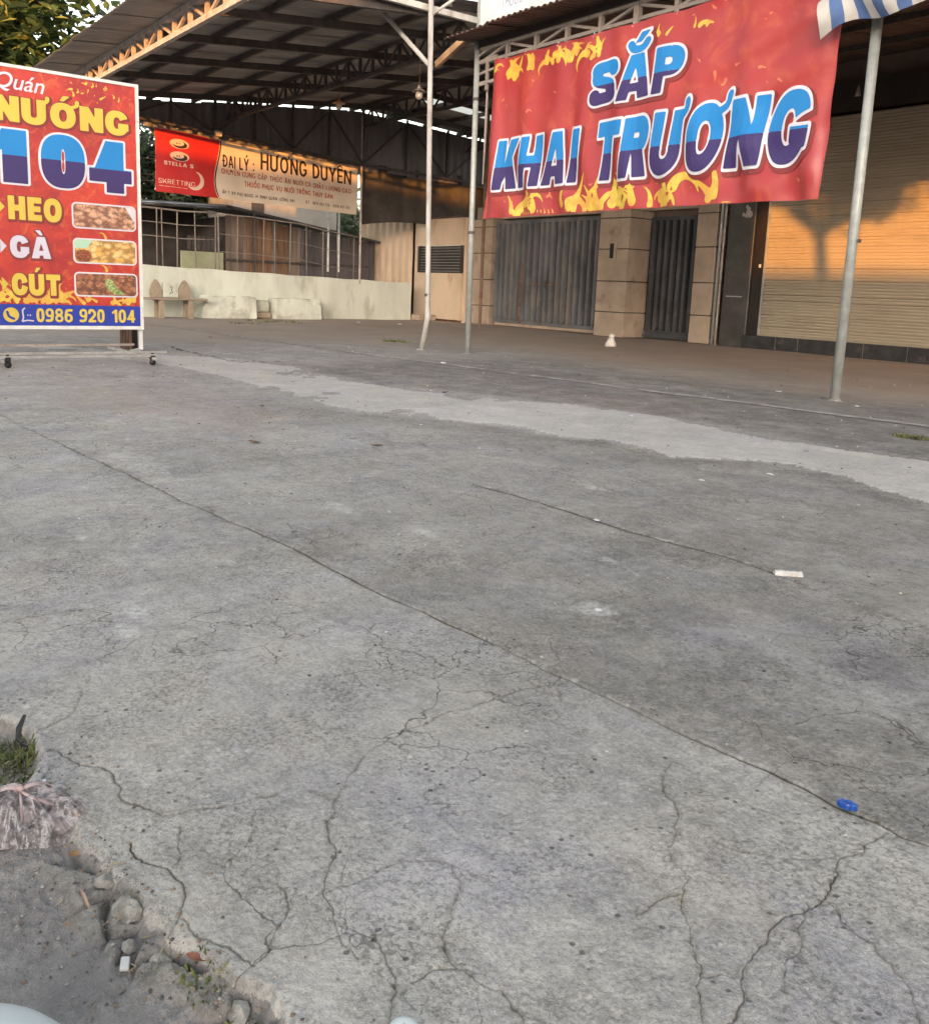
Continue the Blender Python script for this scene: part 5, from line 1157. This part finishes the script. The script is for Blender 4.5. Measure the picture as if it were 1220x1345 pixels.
# steel base: uprights, rails, castors
for y in (Y1 - .004, Y0 + .004): MB().bar((SX - .06, y, .07), (SX - .06, y, 2.88), .035, .035, up=(1, 0, 0)).build('upright', M['white_steel'], mbd)
M['dusty_steel'] = mat('dusty_base_steel', (.3, .29, .28), .75, .2, 9)
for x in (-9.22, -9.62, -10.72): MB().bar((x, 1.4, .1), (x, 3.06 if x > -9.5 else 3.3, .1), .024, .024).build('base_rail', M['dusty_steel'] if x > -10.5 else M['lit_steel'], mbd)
for y in (1.62, 3.02): MB().bar((-10.75, y, .07), (-9.15, y, .07), .035, .03).build('base_rail', M['dusty_steel'], mbd)
MB().bar((SX - .06, 3.25, .07), (-10.0, 3.0, .07), .03).build('base_rail', M['white_steel'], mbd)
cbk = mat('black_rubber', (.018, .018, .018), .5)
for x in (-9.22,):
    for y in (1.68, 3.02):
        f = MB().box((x - .025, y - .022, .055), (x + .025, y + .022, .1)).build('castor', M['black'], mbd)
        MB().tube([(x - .013, y, .03), (x + .013, y, .03)], .03, 12).build('wheel', cbk, f, True)
        MB().box((x - .01, y - .012, .1), (x + .01, y + .012, .125)).build('brake_tab', cbk, f)

# ------------------------------------------------------------------ blue and white striped awning cloth
st = empty('striped_awning', (0, 0, 0)); tag(st, 'blue and white striped awning cloth drooping over the thick pole', 'awning')
sb1 = mat('stripe_blue', (.075, .13, .29), .8, .12, 5); sw1 = mat('stripe_white', (.5, .485, .46), .8, .08, 4, dirt=(.42, .38, .33), dsc=5, dfrom=.52, dto=.7)
def afn(u, v):
    """u metres along the edge from the banner side, v 0 at the hem to 1 at the fold, 2 at the back"""
    drop = .5 * math.exp(-((u - .12) / .42) ** 2) * .6
    zh = 3.235 + .085 * min(u, 1.5) + .008 * u + .05 * math.sin(u * 7) * math.exp(-u * .7) - .05 * math.exp(-(u / .2) ** 2)
    if v <= 1:
        bulge = .06 * math.sin(v * math.pi) + .03 * math.sin(u * 11 + v * 3)
        return (-4.91 + u + .03 * math.sin(v * 4 + u * 5), 7.55 - bulge - .05 * v, zh + v * (.30 + .04 * math.sin(u * 5)))
    w = v - 1
    return (-4.91 + u, 7.50 + w * 1.6, zh + .3 + .04 * math.sin(u * 5) + w * .55)
w = .105; k = 0; u = 0
while u < 9.0:  # runs on out of view, lengthened to shade the shutter
    b = MB(); n = 4; vvs = [0, .15, .3, .45, .6, .75, .9, 1, 1.1, 1.4, 1.7, 2]
    pts = [afn(u + w * i / n, v) for v in vvs for i in range(n + 1)]
    b.add(pts, [(j*(n+1)+i, j*(n+1)+i+1, (j+1)*(n+1)+i+1, (j+1)*(n+1)+i) for j in range(len(vvs)-1) for i in range(n)])
    b.build('stripe', sw1 if k % 2 == 0 else sb1, st, True); u += w; k += 1
# rolled up end flap next to the banner
fl = MB(); n = 14; 
vs_ = []
for j in range(9):
    for i in range(n + 1):
        a = i / n; x = -5.03 + .5 * a; z = 3.16 + .3 * a + .02 * math.sin(j) + .06 * j * .5 * (1 - .2 * a); vs_.append((x + .01 * math.sin(i), 7.44 - .07 * math.sin(j / 8 * math.pi) - .03 * math.sin(a * 9 + j * .6), z))
# ------------------------------------------------------------------ small things on the ground
g0 = random.Random(77)
def blob(name, label, cat, c, r, m, seed, group=None, lump=.25, flat=1.):
    rr = random.Random(seed); bm = bmesh.new(); bmesh.ops.create_icosphere(bm, subdivisions=2, radius=1)
    for v in bm.verts:
        d = 1 + rr.uniform(-lump, lump); v.co = Vector((v.co.x * r[0] * d, v.co.y * r[1] * d, max(-.3, v.co.z) * r[2] * d * flat))
    me = bpy.data.meshes.new(name); bm.to_mesh(me); bm.free(); me.materials.append(m)
    o = link(name, me, None, c); tag(o, label, cat, group); return o
GZ = -.035
# tied plastic bag of rubbish
def bag_mat():
    t = NT('thin_plastic_film'); d_ = t.n('VectorMath', {0: t.pos(), 1: (1.555, -.268, 0)}, operation='ADD').outputs[0]; sx_ = t.n('SeparateXYZ', {0: d_}); an_ = t.ma('ARCTAN2', sx_.outputs[1], sx_.outputs[0]); ln_ = t.n('VectorMath', {0: d_}, operation='LENGTH').outputs['Value']
    pv_ = t.n('CombineXYZ', {0: t.ma('MULTIPLY', an_, 3.2), 1: t.ma('MULTIPLY', ln_, 14.), 2: 0.}).outputs[0]; n = t.ma('ADD', t.ma('MULTIPLY', t.noise(2.4, 5, .65, pv_, 1.2), .55), t.ma('MULTIPLY', t.noise(38, 5, .65, dist=1.6), .45))
    col = t.mix(t.rng(n, .35, .65), (.44, .42, .44), (.68, .65, .67)); t.out(Base_Color=col, Roughness=.2, Specular_IOR_Level=.8)  # pale radial streaks paint fold highlights into the film colour
    tr = t.n('BsdfTransparent', {0: (.9, .87, .88)}); mx = t.n('MixShader', {0: t.rng(n, .42, .6, .08, .55), 1: tr.outputs[0], 2: t.b.outputs[0]})
    t.t.links.new(mx.outputs[0], t.o.inputs[0]); t.bump(t.noise(55, 5, .7, dist=1.2), .8, .004); return t.m
bg_ = empty('rubbish_bag', (0, 0, 0)); tag(bg_, 'thin translucent plastic bag of rubbish tied with a pink knot, at the broken concrete edge', 'bag')
KC = Vector((-1.555, .268, GZ + .058)); BC = Vector((-1.55, .265, GZ))
def bag_shape(scale, seed, zs=1.):
    b = MB(); nr_, na = 18, 72; vs = [tuple(KC if scale > .95 else BC + Vector((0, 0, .05)))]; rr = random.Random(seed)
    ph = [rr.uniform(0, 6.28) for _ in range(4)]
    ax = Vector((.42, .907, 0)); ay = Vector((-.907, .42, 0))
    for i in range(1, nr_ + 1):
        q = i / nr_
        for k in range(na):
            t = 2 * math.pi * k / na
            R0 = (.125 + .02 * math.sin(2*t + ph[0]) + .012 * math.sin(3*t + ph[1])) * scale
            pl = .009 * math.sin(7 * t + ph[2] + 2.2 * math.sin(3 * t + 4 * q)) + .006 * math.sin(13 * t + ph[3] + 5 * q) + .009 * math.sin(3*t + 11*q + ph[0]) + .004 * math.sin(23 * t - 8 * q)
            h = (max(0, 1 - q ** 2.2) ** .55) * .055 * zs + pl * math.sin(q * 3.1) * .9
            if q < .25 and scale > .95: h -= .012 * (1 - q / .25)
            p = BC + ax * (R0 * q * 1.0 * math.cos(t)) + ay * (R0 * q * .72 * math.sin(t)); vs.append((p.x, p.y, BC.z + max(.002, h)))
    fs = [(0, 1 + k, 1 + (k + 1) % na) for k in range(na)]
    for i in range(nr_ - 1): fs += [(1 + i*na + k, 1 + (i+1)*na + k, 1 + (i+1)*na + (k+1) % na, 1 + i*na + (k+1) % na) for k in range(na)]
    return b.add(vs, fs)
bag_shape(1.0, 3).build('film', bag_mat(), bg_, True)
bag_shape(.8, 4, .7).build('contents', mat('rubbish_mix', (.1, .092, .095), .9, .6, 40, dirt=(.34, .3, .3), dsc=22, dfrom=.5, dto=.58), bg_, True)
pk = mat('pink_plastic', (.4, .3, .305), .4, .2, 20)
def ribbon(b, P, w, m=0):
    P = spline(P, 5); n = len(P); vs = []
    for i, p in enumerate(P):
        p = Vector(p); d = Vector(P[min(i+1, n-1)]) - Vector(P[max(i-1, 0)]); s_ = Vector((-d.y, d.x, 0)).normalized() * w * .7 * (.35 + .65 * math.sin(math.pi * (i + .6) / n))
        vs += [p - s_, p + Vector((0, 0, .004)), p + s_]
    b.add(vs, [(3*i+q, 3*i+q+1, 3*i+q+4, 3*i+q+3) for i in range(n-1) for q in (0, 1)])
kb = MB(); K_ = KC + Vector((0, 0, .004))
def rel(*P): return [tuple(K_ + Vector(p)) for p in P]
ribbon(kb, rel((0, 0, .002), (-.012, -.012, .004), (-.03, -.03, -.006), (-.05, -.055, -.016)), .008)
ribbon(kb, rel((0, 0, .002), (-.02, -.002, .002), (-.045, -.012, -.01), (-.06, -.03, -.02)), .006)
ribbon(kb, rel((0, 0, .002), (.0, .02, .006), (-.012, .042, -.006), (-.02, .055, -.022)), .009)
ribbon(kb, rel((0, 0, .0), (.02, .01, -.002), (.035, .03, -.012), (.04, .055, -.03)), .004)
ribbon(kb, rel((0, 0, .0), (.03, -.004, -.008), (.05, -.008, -.03)), .003)
kb.tube([K_ + Vector((-.005, -.003, 0)), K_ + Vector((0, 0, .008)), K_ + Vector((.005, .003, .002))], .0055, 7); kb.build('knot', pk, bg_, True)
def strip(name, label, cat, P, w, m, th=.002, parent=None):
    b = MB(); P = [Vector(p) for p in P]; vs = []
    for i, p in enumerate(P):
        d = (P[min(i+1, len(P)-1)] - P[max(i-1, 0)]); s_ = Vector((-d.y, d.x, 0)); s_ = s_.normalized() if s_.length > 1e-6 else Vector((1, 0, 0))
        ww = w * (.5 if i in (0, len(P)-1) else 1); vs += [p - s_ * ww/2, p + s_ * ww/2, p + s_ * ww/2 + Vector((0, 0, th)), p - s_ * ww/2 + Vector((0, 0, th))]
    n = len(P); fs = [(4*i+j, 4*(i+1)+j, 4*(i+1)+(j+1) % 4, 4*i+(j+1) % 4) for i in range(n-1) for j in range(4)] + [(3, 2, 1, 0), tuple(4*(n-1)+j for j in range(4))]
    o = fix_normals(b.add(vs, fs).build(name, m, parent))
    if label: tag(o, label, cat)
    return o
strip('black_strap', 'short curled black plastic strap sticking out of the weeds', 'strap', [(-1.79, .335, GZ + .01), (-1.805, .322, GZ + .02), (-1.815, .315, GZ + .026), (-1.83, .32, GZ + .04), (-1.85, .335, GZ + .055)], .011, M['black_tile'], .004)
strip('stem_scrap', None, None, [(-1.60, .32, GZ + .04), (-1.58, .312, GZ + .055), (-1.56, .305, GZ + .045)], .006, M['p_lilac'], .003, bg_)
# weeds
gm = [mat('grass_green', (.07, .1, .035), .6, .3, 30), mat('grass_straw', (.3, .265, .18), .8, .3, 30), mat('grass_olive', (.11, .12, .04), .7, .3, 30)]
def weeds(label_none, c, n, r, h, seed, name='weeds'):
    rr = random.Random(seed); b = MB()
    for k in range(n):
        a = rr.uniform(0, 6.28); d = r * rr.random() ** .6; p = Vector((c[0] + d * math.cos(a), c[1] + d * math.sin(a) * .6, 0)); p.z = gz(p.x, p.y) - .002
        m_ = rr.choices([0, 1, 2], [3.2, 4.5, 5])[0]; hh = h * rr.uniform(.3, 1.1) * (.5 if m_ == 1 else 1); ln = Vector((rr.gauss(0, .5), rr.gauss(0, .5), 0)) * hh * (1.8 if m_ == 1 else .9)
        w_ = rr.uniform(.0012, .003) * (1 + c[3] if len(c) > 3 else 1); s_ = Vector((math.cos(a), math.sin(a), 0)) * w_
        q = p + ln * .5 + Vector((0, 0, hh * .7)); e = p + ln + Vector((0, 0, hh * (.75 if m_ != 1 else .2)))
        b.add([p - s_, p + s_, q + s_ * .8, q - s_ * .8, e], [(0, 1, 2, 3), (3, 2, 4)], m_)
    o = b.build(name, gm); tag(o, kind='stuff'); return o
weeds(0, (-1.79, .295, GZ), 380, .07, .03, 1); weeds(0, (-1.70, .28, GZ), 130, .06, .02, 2); weeds(0, (-2.0, .24, GZ - .01), 160, .12, .014, 8)
weeds(0, (-1.03, .385, GZ), 90, .05, .014, 3); weeds(0, (-.93, .40, GZ), 60, .03, .012, 4)
weeds(0, (-12.3, 7.95, 0, 2.), 320, .3, .05, 5); weeds(0, (-3.0, 6.2, 0, 1.5), 260, .13, .035, 6); weeds(0, (-18.6, 8.8, 0, 3), 300, .9, .05, 9); weeds(0, (-17.5, 7.6, 0, 3), 160, .5, .04, 10)
# scattered loose grit along the broken edge
rr = random.Random(15); b = MB()
for k in range(1300):
    x = rr.uniform(-1.75, -.75); y = float(np.interp(x, [-1.73, -1.44, -1.25, -1.03, -.8], [.33, .34, .355, .41, .42])) - abs(rr.gauss(0, .1)) + .015; s_ = .001 + .0035 * rr.random() ** 3; 
    if rr.random() < .12: y += .1
    z = gz(x, y) + s_ * .3
    v = [(x + s_ * rr.uniform(.6, 1.2) * dx, y + s_ * rr.uniform(.6, 1.2) * dy, z + s_ * rr.uniform(.5, 1) * dz) for dx, dy, dz in ((1, 0, 0), (-1, 0, 0), (0, 1, 0), (0, -1, 0), (0, 0, 1), (0, 0, -1))]
    b.add(v, [(0, 2, 4), (2, 1, 4), (1, 3, 4), (3, 0, 4), (2, 0, 5), (1, 2, 5), (3, 1, 5), (0, 3, 5)], rr.randrange(3))
o = b.build('loose_grit', [mat('grit_grey', (.3, .28, .26), .9), mat('grit_brown', (.2, .15, .11), .9), mat('grit_dark', (.09, .08, .075), .9)]); tag(o, kind='stuff')
# concrete chunks broken off the slab lip
cm_ = mat('broken_concrete', (.29, .28, .26), .92, .28, 45, dirt=(.15, .135, .115), dsc=26, dfrom=.48, dto=.62, bump=.8, bsc=120)
for k, (x, y, s_, lb) in enumerate(((-1.215, .345, .045, 'rounded concrete chunk in the broken edge, under the deep crack'), (-1.10, .355, .034, 'flat concrete chunk by the rusty leaf litter at the broken edge'), (-1.29, .332, .028, 'small concrete chunk at the broken edge nearest the rubbish bag'), (-1.15, .325, .022, 'smallest grey concrete chunk lying loose on the dirt side of the edge'), (-.955, .405, .032, 'long concrete chunk in the broken edge nearest the viewer'))):
    blob('concrete_chunk', lb, 'chunk', (x, y, gz(x, y) + .004), (s_ * .62, s_ * .45, s_ * .36), cm_, 40 + k, 'concrete chunks along the broken edge', .24)
# litter
o = MB().bevbox((-.006, -.012, 0), (.006, .012, .006), .0015).build('cigarette_stub', mat('white_paper', (.55, .55, .55), .7, .06)); o.location = (-1.125, .312, gz(-1.125, .312) + .001); o.rotation_euler = (0, .1, 1.2); tag(o, 'small white paper stub lying alone on the dirt', 'stub')
def leaf_on(name, label, c, L, W, m, rz, curl=.25):
    n = 6; vs = []
    for i in range(n + 1):
        f = i / n; w_ = W * math.sin(math.pi * min(.98, max(.04, f)) ** .8) * .5; z = curl * L * (f - .5) ** 2 * 1.6 + .003
        vs += [((f - .5) * L, -w_, z + w_ * .4), ((f - .5) * L, 0, z), ((f - .5) * L, w_, z + w_ * .4)]
    o = MB().add(vs, [(3*i+j, 3*i+j+1, 3*i+3+j+1, 3*i+3+j) for i in range(n) for j in (0, 1)]).build(name, m, None, True); o.location = (c[0], c[1], max(c[2], gz(c[0], c[1]) + .003)); o.rotation_euler.z = rz; tag(o, label, 'leaf'); return o
lo_ = mat('orange_dead_leaf', (.27, .15, .07), .7, .3, 60); lb_ = mat('brown_dead_leaf', (.13, .075, .045), .8, .3, 40)
leaf_on('fallen_leaf', 'orange dead leaf on the dirt just below the rubbish bag', (-1.395, .318, GZ - .008), .026, .016, lo_, 1.2)
leaf_on('fallen_leaf', 'orange brown leaf caught against the right side of the rubbish bag', (-1.475, .338, GZ + .03), .02, .011, lo_, .4)
leaf_on('fallen_leaf', 'small orange leaf fragment on the open dirt', (-1.245, .268, GZ - .01), .009, .007, lo_, 2.2)
leaf_on('fallen_leaf', 'curled brown leaf in the deep pocket of the broken edge', (-1.06, .39, GZ - .002), .035, .014, mat('red_brown_leaf', (.2, .08, .05), .8, .3, 50), .6)
leaf_on('fallen_leaf', 'dark dry leaf on the pale concrete far left, beyond the long joint', (-4.6, 2.06, .004), .09, .04, lb_, .5)
leaf_on('fallen_leaf', 'dark brown leaf beside the light cement strip', (-6.1, 4.45, .02), .1, .045, lb_, 1.9)
for k, (x, y, lb) in enumerate(((-7.0, 6.9, 'dark leaf near the white line in front of the banner'), (-13.2, 5.2, 'dark leaf on brown ground, left of the bent pole'), (-5.9, 2.7, 'tiny dark leaf on reddish concrete'), (-4.2, 2.6, 'small dark leaf above the short joint'), (-9.0, 9.6, 'dark leaf on the brown floor before the grey gates'))):
    leaf_on('fallen_leaf', lb, (x, y, .012), .08, .04, lb_, k * 1.3)
strip('dry_twig', 'short pinkish dry twig on the dirt below the orange leaf', 'twig', [(-1.30, .30, gz(-1.3, .3) + .001), (-1.275, .298, gz(-1.275, .298) + .005), (-1.258, .302, gz(-1.258, .302) + .002)], .004, mat('twig_pink', (.4, .26, .22), .8), .004)
strip('dry_twig', 'straw stem lying along the broken concrete edge', 'twig', [(-1.16, .345, GZ + .006), (-1.15, .36, GZ + .01), (-1.135, .372, GZ + .014)], .0025, gm[1], .002)
for k in range(9):
    x = g0.uniform(-1.35, -.85); y = g0.uniform(.24, .37)
    o = strip('straw', 'thin straw lying on the dirt by the broken edge', 'straw', [(q[0], q[1], gz(*q) + .002) for q in ((x, y), (x + g0.uniform(-.012, .012), y + .01), (x + g0.uniform(-.025, .025), y + g0.uniform(-.02, .02)))], .0016, gm[1], .0015); o['group'] = 'straws on the dirt'
# blue cap in the joint
bc_ = empty('bottle_cap', (-.745, 1.474, .002), .35); tag(bc_, 'crushed bright blue plastic cap wedged in the long concrete joint', 'cap')
bl = mat('blue_plastic', (.018, .075, .33), .35, .12, 60)
b = MB(); n = 20; pr_ = [(1, 0), (1, .009), (.9, .0115), (.45, .010), (0.02, .0095)]
vs = [(.0165 * r * math.cos(2*math.pi*k/n), .0085 * r * math.sin(2*math.pi*k/n) * (1 + .1 * math.sin(3*k)), z + .001 * math.sin(k * 1.9)) for r, z in pr_ for k in range(n)]
b.add(vs, [(j*n+k, j*n+(k+1) % n, (j+1)*n+(k+1) % n, (j+1)*n+k) for j in range(len(pr_)-1) for k in range(n)] + [tuple((len(pr_)-1)*n + k for k in range(n))]); b.build('cap_top', bl, bc_, False)
rm_ = MB().box((-.0005, -.0005, 0), (.0005, .0008, .008)).mesh('ridge', bl)
for k in range(16): a = 2*math.pi*k/16; o = link('ridge', rm_, bc_, (.0167 * math.cos(a), .0088 * math.sin(a), .0005)); o.rotation_euler.z = a
# crushed white packet
b = MB(); rr = random.Random(8); n = 8; vs = []
for i in range(n + 1):
    for j in range(4):
        vs.append((-.045 + .09 * i / n + rr.uniform(-.002, .002), -.016 + .032 * j / 3 + rr.uniform(-.002, .002), .004 + .010 * math.sin(math.pi * j / 3) + rr.uniform(0, .005)))
m_ = len(vs); vs += [(v[0], v[1], .0005) for v in vs]; I = lambda i, j: i*4+j
fs = [(I(i, j), I(i+1, j), I(i+1, j+1), I(i, j+1)) for i in range(n) for j in range(3)]; fs += [tuple(q + m_ for q in reversed(f)) for f in fs]
rg_ = [I(i, 0) for i in range(n+1)] + [I(n, 1), I(n, 2)] + [I(i, 3) for i in range(n, -1, -1)] + [I(0, 2), I(0, 1)]
fs += [(rg_[k], rg_[k] + m_, rg_[(k+1) % len(rg_)] + m_, rg_[(k+1) % len(rg_)]) for k in range(len(rg_))]
o = fix_normals(b.add(vs, fs).build('crushed_packet', mat('white_wrapper', (.5, .49, .48), .5, .15, 60, dirt=(.5, .35, .25), dsc=40, dfrom=.6, dto=.7))); o.location = (-1.61, 2.605, .004); o.rotation_euler.z = .85; tag(o, 'crushed white wrapper lying on the dark concrete, right of centre', 'wrapper')
for k, (x, y, s_, lb) in enumerate(((-4.55, 5.05, .02, 'white paper fleck on the light cement strip'), (-2.44, 2.55, .014, 'white pebble beside the short joint'), (-2.75, 3.6, .016, 'white fleck just below the light cement strip'), (-1.72, 1.83, .012, 'white chip at the right end of the short joint'), (-2.7, 4.1, .02, 'flat white scrap at the hard edge of the cement strip'), (-1.4, 3.3, .02, 'white scrap on dark concrete at far right'), (-5.2, 7.9, .03, 'white scrap left of the thick pole foot'), (-4.2, 7.6, .02, 'white scrap right of the thick pole foot'), (-12.9, 3.9, .05, 'white scrap behind the menu board base'), (-8.7, 6.3, .04, 'dusty white scrap below the white line'), (-18.5, 10.9, .06, 'white scrap by the end of the cream wall'), (-17.8, 11.6, .08, 'flat white scrap before the cream shed'))):
    blob('litter_scrap', lb, 'scrap', (x, y, gz(x, y) + s_ * .15), (s_, s_ * .6, s_ * .25), M['p_white'], 60 + k, 'white scraps scattered over the yard')
dk = mat('dark_gravel', (.07, .062, .055), .9); rr = random.Random(33); b = MB()
for k in range(420):
    d = rr.uniform(1.4, 13); a = math.atan2(.5989, -.781) - rr.uniform(-.5, .5); x, y = d * math.cos(a), d * math.sin(a); s_ = rr.uniform(.002, .0045) * (1 + d * .28)
    if y < .5: continue
    z = gz(x, y)
    v = [(x + s_ * dx * rr.uniform(.5, 1.3), y + s_ * dy * rr.uniform(.5, 1.3), z + s_ * .5 * dz) for dx, dy, dz in ((1, 0, 0), (-1, 0, 0), (0, 1, 0), (0, -1, 0), (0, 0, 1), (0, 0, -1))]
    b.add(v, [(0, 2, 4), (2, 1, 4), (1, 3, 4), (3, 0, 4), (2, 0, 5), (1, 2, 5), (3, 1, 5), (0, 3, 5)], 0 if rr.random() < .6 else 1)
o = b.build('scattered_crumbs', [dk, mat('pale_crumb', (.4, .385, .36), .9)]); tag(o, kind='stuff')
# plaster lump before the pillar
cn = empty('plaster_lump', (-10.95, 11.5, 0)); tag(cn, 'small white cone shaped plaster lump on the floor before the middle stone pillar', 'lump')
wm2 = mat('white_plaster', (.6, .56, .52), .85, .15, 12)
MB().tube([(0, 0, 0), (0, 0, .05), (.005, 0, .11), (.01, 0, .16)], [.1, .095, .06, .04], 9).build('base_lump', wm2, cn, True); MB().tube([(.01, 0, .15), (.015, 0, .2), (.02, 0, .225)], [.05, .055, .02], 8).build('top_lump', wm2, cn, True)
# brown post behind the menu board
bp = empty('wooden_post', (-11.3, 3.42, 0), .6); tag(bp, 'short reeded brown wooden post standing behind the menu board', 'post')
wpm = mat('dark_brown_wood', (.14, .085, .06), .8, .3, 12, stretch=(1, 1, .2))
for k in range(4): MB().bevbox((-.09 + k * .045, -.06, 0), (-.09 + k * .045 + .04, .06, .75 - .02 * (k % 2)), .006).build('slat', wpm, bp)
MB().box((-.085, -.05, .02), (.085, .05, .7)).build('core', M['dark_in'], bp)
# pale smooth covers at the viewer's feet
def dome(name, label, c, r, h, m):
    b = MB(); n, k2 = 48, 10; vs = []
    for j in range(k2 + 1):
        t = j / k2 * math.pi / 2; rr_ = r * math.cos(t) ** .6 if j < k2 else 0.001
        vs += [(rr_ * math.cos(2*math.pi*i/n), rr_ * math.sin(2*math.pi*i/n), h * math.sin(t)) for i in range(n)]
    b.add(vs, [(j*n+i, j*n+(i+1) % n, (j+1)*n+(i+1) % n, (j+1)*n+i) for j in range(k2) for i in range(n)])
    o = b.build(name, m, None, True); o.location = c; tag(o, label, 'cover'); return o
pv = mat('pale_blue_grey_plastic', (.52, .58, .6), .3, .03, 2)
dome('plastic_cover', 'large smooth pale blue grey plastic cover at the bottom left corner', (-.93, .055, .0), .166, .092, pv)
dome('plastic_cover', 'small smooth pale blue grey plastic knob at the bottom edge', (-.772, .535, 0), .024, .028, pv)
